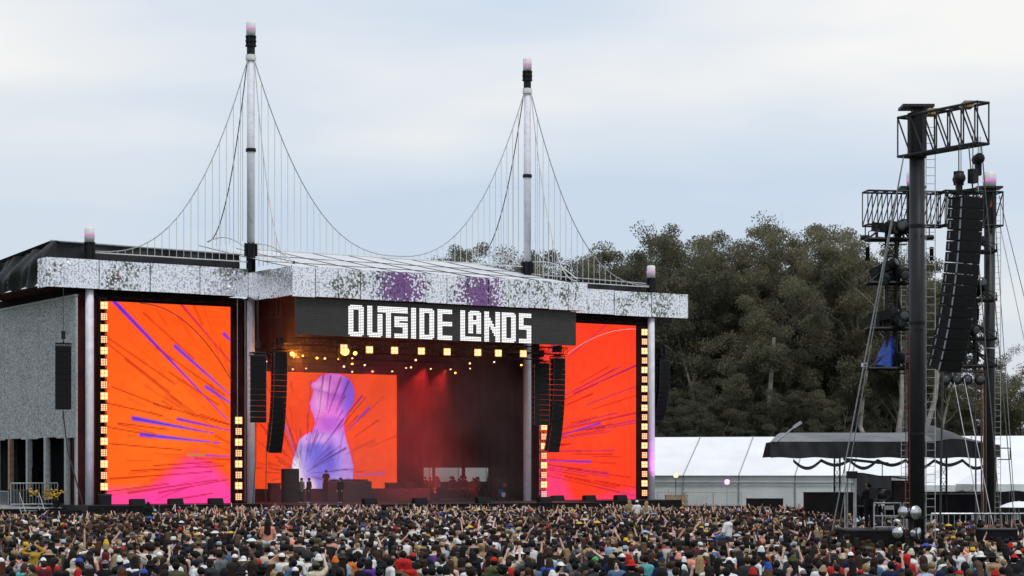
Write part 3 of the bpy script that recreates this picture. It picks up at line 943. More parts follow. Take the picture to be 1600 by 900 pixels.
def paint_left(X, Z, asp):
    C = np.zeros(X.shape + (3,)) + lin((255, 92, 30))
    glow = np.clip(1 - np.hypot((X - .45) * asp, Z - .42) / .5, 0, 1)
    C = mixc(C, glow * .55, (255, 122, 40))
    C = mixc(C, np.clip(Z * 1.3 - .45, 0, 1) * .5, (255, 76, 30))
    # pink dome rising from the lower right
    hill = .335 - .56 * np.hypot(X - .745, .10) * np.where(X > .745, 1.35, 1.0)
    C = mixc(C, np.clip((hill + .035 - Z) * 11, 0, 1) * .75, (255, 50, 45))
    C = mixc(C, np.clip((hill - Z) * 12, 0, 1), (255, 72, 150))
    C = mixc(C, np.clip((.10 - Z) * 16, 0, 1) * .9, (255, 66, 150))
    for p, q, w0, w1, c in [
        ((.07, 1.0), (.98, .42), .012, .002, (70, 45, 200)), ((.55, .79), (1.0, .55), .011, .004, (85, 60, 205)), ((.60, 1.0), (1.0, .72), .006, .002, (160, 30, 80)),
        ((.95, .86), (1.0, .83), .012, .008, (120, 50, 190)), ((.80, .59), (1.0, .51), .010, .007, (70, 70, 215)),
        ((.22, .425), (.86, .355), .013, .003, (60, 60, 215)), ((.28, .345), (.92, .305), .012, .003, (55, 70, 215)), ((.57, .425), (1.0, .37), .009, .003, (110, 50, 190)),
        ((.66, .245), (.80, .243), .006, .006, (120, 150, 30)), ((.80, .243), (1.0, .238), .005, .004, (150, 60, 190))]:
        m, t = seg_mask(X * asp, Z, (p[0] * asp, p[1]), (q[0] * asp, q[1]), w0 * 1.15, w1 * .9)
        C = mixc(C, m * .5, (240, 30, 60)); C = mixc(C, np.clip(m * 1.6 - .5, 0, 1), c)
    for p, q, w in [((.02, .82), (.55, .60), .004), ((0, .80), (.5, .56), .003), ((.40, .78), (.95, .55), .004), ((.30, .95), (.7, .73), .004), ((.05, .58), (.52, .47), .003),
                    ((.0, .50), (.45, .44), .003), ((.38, .50), (.98, .40), .004), ((.10, .40), (.5, .37), .003), ((0, .30), (.6, .27), .004), ((.75, .45), (1, .40), .004), ((.02, .38), (.4, .34), .002),
                    ((.38, .19), (.85, .21), .004), ((.20, .165), (.95, .19), .004), ((.04, .125), (.85, .16), .005), ((.18, .055), (.9, .12), .006), ((.42, .055), (.98, .12), .005),
                    ((0, .06), (.5, .10), .003), ((.55, .02), (.85, .05), .006), ((.5, .66), (.9, .50), .003), ((.15, .72), (.6, .5), .003)]:
        m, _ = seg_mask(X * asp, Z, (p[0] * asp, p[1]), (q[0] * asp, q[1]), w, w * .3)
        C = mixc(C, m * .8, (150, 12, 22))
    r = random.Random(21)
    for k in range(46):
        a = r.uniform(-1.05, .28); cx_, cz_ = 1.25, .22
        d0 = r.uniform(.35, 1.25); d1 = d0 - r.uniform(.08, .3)
        p = (cx_ - d0 * math.cos(a), cz_ - d0 * math.sin(a)); q = (cx_ - d1 * math.cos(a), cz_ - d1 * math.sin(a))
        m, _ = seg_mask(X * asp, Z, (p[0] * asp, p[1]), (q[0] * asp, q[1]), r.uniform(.003, .0075), .001)
        C = mixc(C, m * r.uniform(.25, .6), (170, 16, 26))
    return C * .97
def paint_right(X, Z, asp):
    C = np.zeros(X.shape + (3,)) + lin((255, 62, 38))
    C = mixc(C, np.clip(1 - np.hypot((X - .6) * asp, Z - .5) / .5, 0, 1) * .5, (255, 84, 42))
    C = mixc(C, np.clip((.24 - Z - .5 * ((X - .08) * asp) ** 2 * 4 - np.clip(X - .2, 0, 1) * .8) * 8, 0, 1) * .8, (255, 62, 120))
    C = mixc(C, np.clip((.09 - Z - .12 * (1 - X)) * 14, 0, 1) * .7, (255, 58, 130))
    r = random.Random(4)
    cx, cz = -.55, .26
    for k in range(60):
        a = r.uniform(-.22, 1.0); d0 = r.uniform(.35, 1.0); d1 = d0 + r.uniform(.12, .6)
        p = (cx + d0 * math.cos(a), cz + d0 * math.sin(a)); q = (cx + d1 * math.cos(a), cz + d1 * math.sin(a))
        m, _ = seg_mask(X * asp, Z, q, p, r.uniform(.003, .006), .001)
        C = mixc(C, m * .7, (165, 18, 36) if r.random() < .75 else (130, 30, 110))
    for p, q, w, c in [((.62, .435), (.20, .36), .008, (120, 50, 170)), ((1.0, .77), (.35, .60), .006, (130, 25, 90)), ((.52, .215), (.05, .22), .008, (120, 50, 180)), ((.36, .98), (.1, .85), .007, (120, 40, 120))]:
        m, _ = seg_mask(X * asp, Z, (p[0] * asp, p[1]), (q[0] * asp, q[1]), w, w * .3)
        C = mixc(C, m, c)
    return C * .95
def poly_sd(x, z, pts):
    """signed distance (inside positive) to a closed outline"""
    d = np.full(x.shape, 9.0); ins = np.zeros(x.shape, bool)
    for (x0, z0), (x1, z1) in zip(pts, pts[1:] + pts[:1]):
        ex, ez = x1 - x0, z1 - z0
        t = np.clip(((x - x0) * ex + (z - z0) * ez) / (ex * ex + ez * ez + 1e-9), 0, 1)
        d = np.minimum(d, np.hypot(x - x0 - t * ex, z - z0 - t * ez))
        c = ((z0 > z) != (z1 > z)) & (x < (x1 - x0) * (z - z0) / (z1 - z0 + 1e-12) + x0)
        ins ^= c
    return np.where(ins, d, -d)
def paint_centre(X, Z, asp):
    C = np.zeros(X.shape + (3,)) + lin((255, 80, 28))
    x, z = X * asp, Z
    def P(a, b): return ((350 + a / 4 - 392) / 228 * 1.413, (763 - 580 - b / 4) / 180)
    FIG = [P(*p) for p in [(405, 760), (408, 640), (420, 560), (440, 500), (460, 430), (500, 395), (540, 380), (560, 325), (552, 290), (545, 268), (528, 240), (524, 205), (540, 160), (552, 112), (532, 100), (530, 76), (553, 74), (566, 58), (600, 26), (660, 12), (720, 18), (780, 52), (808, 120), (800, 190), (765, 255), (738, 325), (742, 385), (757, 440), (782, 520), (800, 600), (790, 760)]]
    sd = poly_sd(x, z, FIG)
    C = mixc(C, np.clip(1 - np.hypot(x - .3, z - .45) / .55, 0, 1) * .5, (255, 60, 28))
    def blob(a, b, ra, rb, p=1.0):
        cx_, cz_ = P(a, b)
        return np.clip(1 - np.hypot((x - cx_) / (ra / 720.), (z - cz_) / (rb / 720.)), 0, 1) ** p
    body_ = np.clip(sd / .012 + .5, 0, 1)
    C = mixc(C, np.clip(sd / .03 + 1, 0, 1) * .65, (248, 36, 80))
    F_ = np.zeros_like(C) + lin((222, 118, 226))
    F_ = mixc(F_, np.clip((.57 - z) * 5, 0, 1), (172, 150, 242))
    F_ = mixc(F_, blob(800, 180, 120, 240) * 1.6 * (blob(800, 180, 120, 240) > 0), (138, 104, 232))
    F_ = mixc(F_, np.clip(blob(620, 300, 170, 130) * 1.3, 0, 1), (240, 128, 226))
    F_ = mixc(F_, np.clip(blob(690, 160, 110, 40) * 1.2, 0, 1), (188, 96, 220))
    F_ = mixc(F_, np.clip(blob(560, 500, 190, 150) * 1.3, 0, 1), (112, 116, 236))
    F_ = mixc(F_, np.clip(blob(690, 440, 130, 90) * 1.1, 0, 1), (206, 150, 240))
    F_ = mixc(F_, np.clip(blob(500, 430, 60, 60) * 1.2, 0, 1), (214, 150, 236))
    F_ = mixc(F_, np.clip(blob(720, 590, 140, 140) * 1.1, 0, 1), (158, 142, 240))
    F_ = mixc(F_, np.clip(blob(450, 690, 70, 150) * 1.8, 0, 1), (246, 226, 250))
    F_ = mixc(F_, np.clip(blob(530, 715, 60, 60) * 1.8, 0, 1), (250, 222, 236))
    C = C * (1 - body_[..., None]) + F_ * body_[..., None]
    F2 = C.copy()
    for a_, b_, ra, rb, c, k_ in [(600, 95, 60, 30, (250, 170, 240), .8), (585, 190, 40, 60, (252, 168, 240), .8), (655, 330, 70, 45, (176, 92, 214), .8), (770, 110, 40, 90, (120, 92, 226), .9), (470, 560, 40, 120, (196, 170, 246), .7), (620, 620, 70, 120, (104, 98, 226), .7),
                              (700, 700, 90, 60, (190, 160, 246), .7), (760, 560, 40, 120, (214, 150, 240), .6), (560, 420, 120, 25, (232, 170, 244), .7), (440, 640, 30, 110, (255, 244, 255), .9), (655, 520, 30, 90, (88, 84, 214), .6)]:
        C = mixc(C, np.clip(blob(a_, b_, ra * 1.6, rb * 1.6) * 1.5, 0, 1) * body_ * k_, c)
    for p0_, p1_, w, c in [((548, 112), (765, 172), .012, (150, 84, 206)), ((560, 300), (735, 300), .010, (180, 96, 214)), ((520, 400), (500, 560), .010, (110, 100, 220)), ((735, 380), (700, 560), .012, (112, 96, 222))]:
        m, _ = seg_mask(x, z, P(*p0_), P(*p1_), w, w * .6); C = mixc(C, m * body_ * .6, c)
    r = random.Random(9)
    cx, cz = P(478, 640)
    for k in range(84):
        a = r.uniform(-.3, math.pi + .3); d0 = r.uniform(.05, .72); d1 = d0 + r.uniform(.10, .34)
        p = (cx + d0 * math.cos(a), cz + d0 * math.sin(a)); q = (cx + d1 * math.cos(a), cz + d1 * math.sin(a))
        m, _ = seg_mask(x, z, q, p, r.uniform(.003, .008), .001)
        dark = np.clip(m, 0, 1) * .8
        C = C * (1 - dark[..., None]) + (body_[..., None] * lin((80, 36, 120)) + (1 - body_[..., None]) * lin((150, 22, 30))) * dark[..., None]
    for p0_, p1_, w in [((610, 20), (585, 250), .010), ((655, 30), (630, 240), .009), ((720, 40), (640, 260), .012), ((770, 60), (690, 240), .011), ((745, 150), (690, 260), .008), ((735, 300), (600, 480), .010), ((750, 480), (540, 600), .011)]:
        m, _ = seg_mask(x, z, P(*p0_), P(*p1_), w, w * .25)
        C = mixc(C, m * body_ * .85, (62, 30, 96))
    for p0_, p1_, w, c in [((900, 225), (760, 370), .013, (128, 60, 180)), ((1000, 636), (800, 650), .010, (160, 80, 190)), ((375, 340), (440, 540), .010, (190, 100, 180)), ((855, 150), (740, 290), .011, (120, 40, 120))]:
        m, _ = seg_mask(x, z, P(*p0_), P(*p1_), w, w * .4)
        C = mixc(C, m, c)
    return C * .97
screen('led_screen', 'tall orange picture screen with pink dome and blue streaks left of the stage opening', -10.87, -1.5, DECK + .03, 15.77, .2, paint_left)
screen('led_screen', 'tall red orange picture screen right of the stage opening', 24.82, 34.14, DECK + .03, 15.82, .2, paint_right)
screen('led_screen', 'wide picture screen at the back of the stage showing a pink figure in a cap', 5.35, 18.23, 2.76, 11.87, 11.0, paint_centre, .07)

# header sign with dot matrix letters
sg = thing('led_sign', 'long dark dot matrix sign reading OUTSIDE LANDS over the stage opening', 'sign', S(0, -7.0, 13.5), TH)
mb = MB().bx(.04, 23.28, 0, .25, 0, 2.5)
mb.build('cabinet', M['led_face'], sg)
mb = MB()
for k in range(24): mb.bx(.06, 23.26, -.012, -.002, .1 * k + .06, .1 * k + .10)
mb.build('louvre', M['deck'], sg)
def cells(rects, holes=(), drop=()):
    s = set()
    for (a, b, c, d) in rects:
        s |= {(i, j) for i in range(a, c) for j in range(b, d)}
    for (a, b, c, d) in holes:
        s -= {(i, j) for i in range(a, c) for j in range(b, d)}
    return s - set(drop)
GL = [cells([(0, 0, 9, 20)], [(3, 3, 6, 17)], [(0, 0), (8, 0), (0, 19), (8, 19)]),
      cells([(11, 0, 14, 20), (17, 5, 20, 20), (11, 17, 20, 20)], (), [(11, 19), (19, 19)]),
      cells([(17, 0, 35, 4), (22, 4, 25, 20)]),
      cells([(27, 6, 35, 9), (27, 6, 30, 13), (27, 10, 35, 13), (32, 10, 35, 20), (27, 17, 35, 20)]),
      cells([(37, 0, 40, 20)]),
      cells([(42, 0, 51, 20)], [(45, 3, 48, 17)], [(50, 0), (50, 19)]),
      cells([(53, 0, 56, 20), (53, 0, 62, 3), (53, 8, 62, 11), (53, 17, 62, 20)]),
      cells([(67, 0, 70, 20), (67, 17, 80, 20)]),
      cells([(72, 0, 80, 15)], [(75, 3, 77, 6), (75, 9, 77, 15)], [(72, 0), (79, 0)]),
      cells([(82, 0, 85, 20), (89, 0, 92, 20)]) | {(84 + k, 2 + 2 * k + j) for k in range(6) for j in range(6) if 2 + 2 * k + j < 20},
      cells([(93, 0, 102, 20)], [(96, 3, 99, 17)], [(101, 0), (101, 19)]),
      cells([(104, 0, 112, 3), (104, 0, 107, 11), (104, 8, 112, 11), (109, 8, 112, 20), (104, 17, 112, 20)])]
PITX, PITZ = 15.22 / 112, 2.19 / 20
for g_ in GL:
    mb = MB()
    for (i, j) in sorted(g_):
        x = 4.05 + i * PITX; z = 15.70 - 13.5 - j * PITZ
        mb.bx(x + .020, x + PITX - .020, -.045, -.014, z - PITZ + .020, z - .020)
    mb.build('letter', M['led_dot'], sg)

# ------------------------------------------------------------------ blinder towers
def bl_hot():
    b = MB().box((0, .06, 0), (.52, .12, .52)).mesh('lamp')
    q = MB()
    for x in (-.12, .12):
        for z in (-.12, .12): q.lathe([(.095, 0), (.085, -.05), (.05, -.07)], 10, (x, 0, z), 'Y')
    return b, q.mesh('bulb', True)
def bl_grid():
    b = MB().box((0, .06, 0), (.50, .12, .52)).mesh('lamp')
    q = MB()
    for x in range(3):
        for z in range(4): q.bx(-.21 + x * .15, -.10 + x * .15, -.05, 0, -.23 + z * .12, -.145 + z * .12)
    return b, q.mesh('bulb')
BH, BG = bl_hot(), bl_grid()
BHALO = MB().bx(-.25, .25, -.012, -.001, -.25, .25).mesh('lens')  # glowing amber plate behind the bulbs, added as their warm halo
def tower(u, v, z0, z1, n, label, last_pink=True, dir_=0.0):
    t = thing('light_tower', label, 'light tower', S(u, v, DECK), TH, 'columns of stage blinders')
    mb = MB()
    zt = z1 - DECK + .5
    mb.truss((0, .32, 0), (0, .32, zt), .4, .3, max(3, int(zt / .55)), .03, .018, (1, 0, 0))
    mb.build('truss', M['black_paint'], t)
    for k in range(n):
        z = z1 + (z0 - z1) * k / (n - 1) - DECK
        hot = k % 2 == 0
        me = BH if hot else BG
        rot = (R(random.uniform(-4, 4)), 0, dir_)
        b = inst(me[0], 'lamp', t, (0, 0, z), rot, M['black_paint'])
        if hot: inst(BHALO, 'lens', b, (0, 0, 0), (0, 0, 0), M['lamp_halo'])  # not a lens: glowing plate added as the bulbs' warm halo
        inst(me[1], 'bulb', b, (0, -.02, 0), (0, 0, 0), M['bulb_hot'] if hot else (M['bulb_pink'] if (last_pink and k == n - 1) else M['bulb_grid']))
tower(-11.33, -.8, 2.33, 15.39, 18, 'tall column of warm lamps along the left edge of the left screen', dir_=R(-20))
tower(-1.52, -1.2, 2.36, 7.71, 8, 'short column of warm lamps right of the left screen', False, R(-20))
tower(24.31, -1.2, 2.37, 7.56, 8, 'short column of warm lamps left of the right screen', dir_=R(-20))
tower(34.25, -.8, 2.41, 15.25, 18, 'tall column of warm lamps along the right edge of the right screen', False, R(-20))

# ------------------------------------------------------------------ lighting rig in the stage
for k, (v, z) in enumerate([(-6.0, 13.1), (-2.5, 12.9), (2.0, 12.7), (6.0, 12.5)]):
    t = thing('lighting_truss', ['front lighting truss under the lit sign', 'second lighting truss behind the front one', 'third lighting truss over the stage middle', 'rear lighting truss above the back screen'][k], 'truss', S(.4, v, z), TH, 'trusses over the stage')
    MB().truss((0, 0, 0), (22.6, 0, 0), .5, .5, 34, .035, .02).build('frame', M['black_paint'], t)
    mb = MB()
    for x in (2, 8, 14, 20): mb.tube((x, 0, .2), (x, 0, 16.32 - z), .02, n=4)
    mb.build('chain', M['cable_dark'], t)
for i, (u, z) in enumerate([(4.04, 12.72), (6.07, 12.66), (8.09, 12.68), (10.29, 12.7), (12.43, 12.72), (15.03, 12.75), (16.8, 12.76), (18.98, 12.79)]):
    o_ = ['leftmost', 'second', 'third', 'fourth', 'fifth', 'sixth', 'seventh', 'rightmost'][i]
    t = thing('blinder_lamp', o_ + ' four bulb blinder in the row just under the lit sign', 'stage lamp', S(u, -6.4, z), TH + R(-20), 'blinders under the sign')
    inst(BH[0], 'housing', t, mat=M['black_paint'])
    inst(BHALO, 'lens', t, mat=M['lamp_halo'])  # not a lens: glowing plate added as the bulbs' warm halo
    inst(BH[1], 'bulb', t, (0, -.02, 0), mat=M['bulb_hot'])
    MB().tube((0, .1, .3), (0, .1, .5), .04).build('yoke', M['black_paint'], t)
def spot_parts():
    b = MB().lathe([(.10, .25), (.16, .2), (.17, -.1), (.15, -.16)], 12, axis='Y').mesh('housing', True)
    l = MB().lathe([(.11, -.165), (.08, -.19)], 12, axis='Y').mesh('lens', True)
    y = MB().box((-.2, 0, .1), (.04, .08, .34)).box((.2, 0, .1), (.04, .08, .34)).box((0, 0, .3), (.5, .16, .12)).mesh('yoke')
    return b, l, y
SB, SL, SY = spot_parts()
def spot(u, v, z, lm, label, group='moving lamps over the stage', s=1.0, tilt=-20):
    t = thing('stage_spotlight', label, 'stage lamp', S(u, v, z), TH + R(-30 + random.uniform(-12, 12)), group)
    t.scale = (s, s, s)
    b = inst(SB, 'housing', t, rot=(R(tilt), 0, 0), mat=M['black_paint'])
    inst(SL, 'lens', b, mat=M[lm])
    inst(SY, 'yoke', t, mat=M['black_paint'])
spot(2.0, -2.5, 12.35, 'lamp_orange', 'orange glowing lamp at the left end of the stage rig', s=1.3)
spot(4.4, -5.8, 12.35, 'lamp_orange', 'largest orange glowing lamp right under the leftmost blinder', s=2.7)
spot(5.4, -5.6, 12.35, 'lamp_orange', 'smaller orange lamp just right of the largest glowing one', s=1.2)
rr = random.Random(12)
for k in range(24):
    v = rr.choice([-2.5, 2.0, 6.0])
    z = {-2.5: 12.35, 2.0: 12.1, 6.0: 11.9}[v] - rr.uniform(0, .25)
    u = 2.2 + 19.6 * ((k * .618) % 1)
    spot(u, v, z, 'lamp_warm' if rr.random() < .75 else 'lamp_orange', 'small warm moving lamp hanging from a truss above the back screen', s=rr.uniform(.55, .8), tilt=rr.uniform(-45, -5))
# the rig's light into the smoke and on the stage
def spot_light(name, p, q, col, watt, ang=50):
    d = bpy.data.lights.new(name, 'SPOT'); d.energy = watt; d.color = col; d.spot_size = R(ang); d.spot_blend = .8; d.shadow_soft_size = .3
    o = bpy.data.objects.new(name, d); COL.objects.link(o)
    a, b = S(*p), S(*q)
    o.location = a
    o.rotation_euler = (b - a).to_track_quat('-Z', 'Y').to_euler()
for k, (u, uq, wt) in enumerate([(3, 4.5, 6000), (9, 9, 6000), (13.0, 18.2, 17000), (14.8, 19.2, 12000)]):
    spot_light('red_wash_light', (u, -2.2, 11.6), (uq, 13, 3), (1.0, .04, .035), wt, 46)
spot_light('orange_wash_light', (4.4, -5.3, 12.1), (6, 6, 10), (1.0, .26, .04), 1200, 90)
for (p_, q_, w_) in (((18.9, 6.0, 2.3), (19.4, 9.0, 10), 5200), ((19.6, 1.0, 2.3), (17.5, 9.0, 9), 3600)): spot_light('added_red_light', p_, q_, (1.0, .05, .05), w_, 85)  # unseen red lights added near the floor to redden the smoke
def glow(p, col, watt):
    d = bpy.data.lights.new('lamp_glow', 'POINT'); d.energy = watt; d.color = col; d.shadow_soft_size = .12
    o = bpy.data.objects.new('lamp_glow', d); COL.objects.link(o); o.location = S(*p)
glow((4.4, -6.3, 12.3), (1.0, .30, .03), 600)
glow((2.0, -3.0, 12.3), (1.0, .30, .04), 420)
for u in (6.07, 8.09, 10.29, 12.43, 15.03, 16.8, 18.98): glow((u, -6.8, 12.7), (1.0, .45, .14), 25)
for u in (-12.07, 35.5):
    spot_light('purple_uplight', (u + .9 * (1 if u < 0 else -1) * 0 + .35, -1.6, 2.0), (u, 0, 7), (.75, .15, 1.0), 1100, 40)

# ------------------------------------------------------------------ line arrays
def line_array(label, top, yaw, n, w, h, d, curve, hang=4.0, group='hanging speaker columns', start=0.0):
    """top: world point of the flying frame; yaw: facing (world) angle, local -y is the front"""
    t = thing('line_array', label, 'speaker', top, yaw, group)
    MB().truss((-w / 2, 0, .1), (w / 2, 0, .1), d * .9, .2, 4, .035, .02).bx(-.06, .06, -d * .6, d * .6, .2, .32).build('flying_frame', M['black_paint'], t)
    mb = MB()
    for y in (-d * .45, d * .45): mb.tube((0, y, .3), (0, y, hang), .018, n=4)
    mb.build('chain', M['cable_dark'], t)
    MB().box((0, -d * .45, .75), (.26, .26, .5)).box((0, d * .45, .75), (.26, .26, .5)).build('hoist', M['black_paint'], t)
    bm = MB().add([(-w / 2, -d / 2, -h + .006), (w / 2, -d / 2, -h + .006), (w / 2, -d / 2, -.006), (-w / 2, -d / 2, -.006), (-w / 2 * .86, d / 2, -h + .02), (w / 2 * .86, d / 2, -h + .02), (w / 2 * .86, d / 2, -.02), (-w / 2 * .86, d / 2, -.02)],
                  [(0, 1, 2, 3), (5, 4, 7, 6), (4, 0, 3, 7), (1, 5, 6, 2), (3, 2, 6, 7), (4, 5, 1, 0)])
    box = bm.mesh('speaker_box')
    gr = MB().bx(-w / 2 + .03, w / 2 - .03, -d / 2 - .012, -d / 2 - .002, -h + .045, -.04).mesh('grille')
    rg = MB()
    for s_ in (-1, 1): rg.box((s_ * (w / 2 + .012), -d / 2 + .05, -h / 2), (.02, .07, h * .8)).box((s_ * (w / 2 + .012), d * .2, -h / 2), (.02, .05, h * .6))
    rgm = rg.mesh('rigging_plate')
    y = 0.0; z = 0.0
    for k in range(n):
        a = start + curve * (k / max(1, n - 1)) ** 1.6
        b = inst(box, 'speaker_box', t, (0, y, z), (a, 0, 0), M['speaker_black'])
        inst(gr, 'grille', b, mat=M['grille'])
        inst(rgm, 'rigging_plate', b, mat=M['rigging'])['kind'] = 'stuff'
        y += math.sin(a) * h; z -= math.cos(a) * h
    return t
FY = math.atan2(.6, .8)                   # front turned towards the right of the camera
line_array('long curved speaker column hanging beside the first tall mast', S(-.3, -5, 12.35), FY, 18, 1.0, .385, .62, R(16), 3.9)
line_array('straight speaker column hanging just left of the long curved one by the first tall mast', S(-1.7, -4.6, 12.1), FY * .4, 12, 1.1, .385, .7, R(1), 4.1)
line_array('long curved speaker column hanging in front of the right screen', S(23.1, -4.8, 12.6), FY, 18, 1.05, .39, .62, R(16), 3.6)
line_array('straight speaker column close right of the second tall mast', S(21.75, -4.6, 12.2), FY * .4, 12, 1.15, .385, .7, R(1), 3.9)
line_array('speaker column hanging alone before the scrim wall at the left', S(-14.3, -1.0, 12.5), FY * .3, 11, 1.05, .385, .6, R(-3), 4.0)
line_array('dim speaker column hanging behind the right corner pole', S(37.0, .4, 13.1), R(38), 13, 1.0, .37, .6, R(24), 3.3)
# orange lit side gear next to the right arrays
def cable_run(label, pts, m, r=.03, cat='cable', name='hanging_cable', group=None):
    p0 = Vector(pts[0])
    o = MB().poly([Vector(p) - p0 for p in pts], r, 5).build(name, M[m], None, loc=p0)
    tag(o, label, cat, group)
    return o
cable_run('black cable hanging below the straight speaker column at the first tall mast', [S(-1.75, -4.4, 7.5), S(-1.7, -4.3, 5), S(-1.9, -4.2, DECK + .05)], 'cable_dark')
cable_run('black cable hanging behind the long curved column at the first tall mast', [S(-.9, -4.6, 7.5), S(-.95, -4.4, 5), S(-.9, -4.2, DECK + .05)], 'cable_dark')
cable_run('string light drooping across the upper right of the left screen', [S(-8.5 + 6.9 * k / 12, -.25, 15.7 - 5.2 * (k / 12) ** 2.1) for k in range(13)], 'cable_dark')
cable_run('pale string light drooping across the upper left of the right screen', [S(33.8 - 9.0 * k / 12, -.3, 15.5 - 4.0 * (k / 12) ** 2.0) for k in range(13)], 'rope_white', .022)
cable_run('black cable sloping down from the lone left speaker column', [S(-14.3, -.9, 8.2), S(-14.0, -1.0, 5.5), S(-13.0, -1.1, 2.0), S(-12.9, -1.2, .6)], 'cable_dark', .05)
# vertical rope pairs between left screen and mast
cable_run('thin steel rope hanging right of the left screen', [S(-1.15, -.2, 16.4), S(-1.15, -.2, 2)], 'cable_steel', .02)
cable_run('thin steel rope hanging close left of the first tall mast', [S(-.6, -.3, 16.4), S(-.6, -.3, 2)], 'cable_steel', .02)

# ------------------------------------------------------------------ stage floor gear
def wedge_mesh():
    return MB().add([(-.5, -.3, 0), (.5, -.3, 0), (.5, .3, 0), (-.5, .3, 0), (-.5, -.1, .42), (.5, -.1, .42), (.5, .3, .36), (-.5, .3, .36)],
                    [(3, 2, 1, 0), (0, 1, 5, 4), (4, 5, 6, 7), (1, 2, 6, 5), (3, 0, 4, 7), (2, 3, 7, 6)]).mesh('cabinet')
WM = wedge_mesh()
WG = MB().add([(-.45, -.298, .05), (.45, -.298, .05), (.45, -.125, .38), (-.45, -.125, .38)], [(0, 1, 2, 3)]).mesh('grille')
for (u, v, lab) in [(-9.4, -1.9, 'leftmost floor monitor before the left screen'), (-6.6, -1.9, 'middle floor monitor before the left screen'), (-3.6, -1.9, 'right floor monitor before the left screen'),
                    (25.1, -1.9, 'leftmost floor monitor before the right screen'), (28.1, -1.9, 'middle floor monitor before the right screen'), (31.1, -1.9, 'rightmost floor monitor before the right screen'),
                    (5.0, -8.4, 'floor monitor at the stage edge below the pink figure'), (9.0, -8.4, 'floor monitor at the stage edge right of the performer'), (14.2, -8.4, 'floor monitor at the stage edge left of the bright back openings'), (19.5, -8.4, 'floor monitor at the stage edge below the bright back openings')]:
    t = thing('floor_monitor', lab, 'speaker', S(u, v, DECK), TH, 'floor monitors on the stage')
    inst(WM, 'cabinet', t, mat=M['speaker_black'])
    o = inst(WG, 'grille', t, (0, -.006, 0), mat=M['grille'])
rs = thing('stage_riser', 'long low riser below the back screen with a raised mixing desk', 'riser', S(5.0, 7.0, DECK), TH)
for k in range(7): MB().bx(2.0 * k + .01, 2.0 * k + 1.99, 0, 3.2, 0, .92).build('riser_block', M['riser'], rs)
d_ = MB().bx(4.4, 8.2, -.9, .0, 0, 1.5).build('mixing_desk', M['riser'], rs)
mb = MB()
for k in range(7): mb.box((4.8 + k * .5, -.45, 1.58), (.36, .5, .14), random.uniform(-.1, .1))
mb.build('mixer', M['black_paint'], d_)
for k, x in enumerate((.2, 10.4, 12.1)):
    t = thing('floor_case', ['low black case at the left end of the riser', 'black case on the riser right of the mixing desk', 'black case near the right end of the riser'][k], 'case', S(5.6 + x, 8.0, DECK + .92), TH, 'cases on the riser')
    MB().bx(-.4, .4, -.3, .3, 0, .38).build('body', M['black_paint'], t)
    MB().bx(-.42, .42, -.32, .32, .38, .46).build('lid', M['deck'], t)
t = thing('speaker_stack', 'stack of louvred black boxes at the left of the stage', 'speaker', S(2.0, -2.2, DECK), TH)
for k in range(4): MB().box((0, 0, .35 + k * .62), (1.05, .7, .5)).build('speaker_box', M['speaker_black'], t)
MB().bx(-.55, .55, -.32, .32, .08, 2.3).build('rack', M['black_paint'], t)
t = thing('backstage_tent', 'pale backstage tent wall seen through the openings behind the crew', 'tent', S(20, 24.0, 0), TH)
for k in range(5): MB().bx(3.0 * k + .02, 3.0 * k + 2.98, 0, .06, 0, 6.5).build('wall_panel', M['tent_white'], t)
for k in range(6): MB().tube((3.0 * k, -.05, 0), (3.0 * k, -.05, 6.6), .05).build('post', M['galv'], t)
for k, (u_, lab) in enumerate([(18.9, 'added low black floor lamp right of the back screen'), (19.6, 'added low black floor lamp nearer the stage edge')]):  # made-up floor lamps, added as bodies for the red smoke lights
    t = thing('added_floor_lamp', lab, 'stage lamp', S(u_, 6.0 if k == 0 else 1.0, DECK), TH, 'added lamps on the stage floor')
    MB().bx(-.25, .25, -.2, .2, 0, .12).build('base', M['black_paint'], t)
    MB().lathe([(.14, .12), (.2, .2), (.2, .38)], 12).build('housing', M['black_paint'], t, True)
t = thing('equipment_rack', 'black rack with red and blue stickers right of the crew', 'rack', S(22.6, 2.0, DECK), TH)
MB().bx(-.5, .5, 0, .7, .1, 1.75).build('body', M['black_paint'], t)
for k, (x, z, m) in enumerate([(.15, 1.2, 'red_paint'), (-.2, .7, 'blue_tarp'), (.05, .45, 'wall_flat')]):
    MB().lathe([(.2, 0), (.2, -.01)], 12, (x, -.004, z), 'Y').build('sticker', M[m], t)
for x in (-.4, .4):
    MB().lathe([(.06, -.03), (.06, .03)], 10, (x, .2, .06), 'Y').build('caster', M['deck'], t)

# ------------------------------------------------------------------ left side platform
def barrier_mesh(w=2.2, h=1.1):
    mb = MB()
    mb.tube((0, 0, .12), (0, 0, h), .025).tube((w, 0, .12), (w, 0, h), .025).tube((0, 0, h), (w, 0, h), .025).tube((0, 0, .15), (w, 0, .15), .025)
    b = MB()
    n = int(w / .14)
    for k in range(1, n): b.tube((w * k / n, 0, .15), (w * k / n, 0, h), .010, n=4, cap=False)
    f = MB().bx(-.03, .03, -.3, .3, 0, .05).bx(w - .03, w + .03, -.3, .3, 0, .05).tube((0, 0, .04), (0, 0, .15), .02).tube((w, 0, .04), (w, 0, .15), .02)
    return mb.mesh('frame'), b.mesh('bar'), f.mesh('foot')
BAR = barrier_mesh()
def barrier(p, rz, label, group='crowd barriers', s=1.0):
    t = thing('crowd_barrier', label, 'barrier', p, rz, group)
    t.scale = (s, 1, s)
    for me, nm in zip(BAR, ('frame', 'bar', 'foot')): inst(me, nm, t, mat=M['steel'])
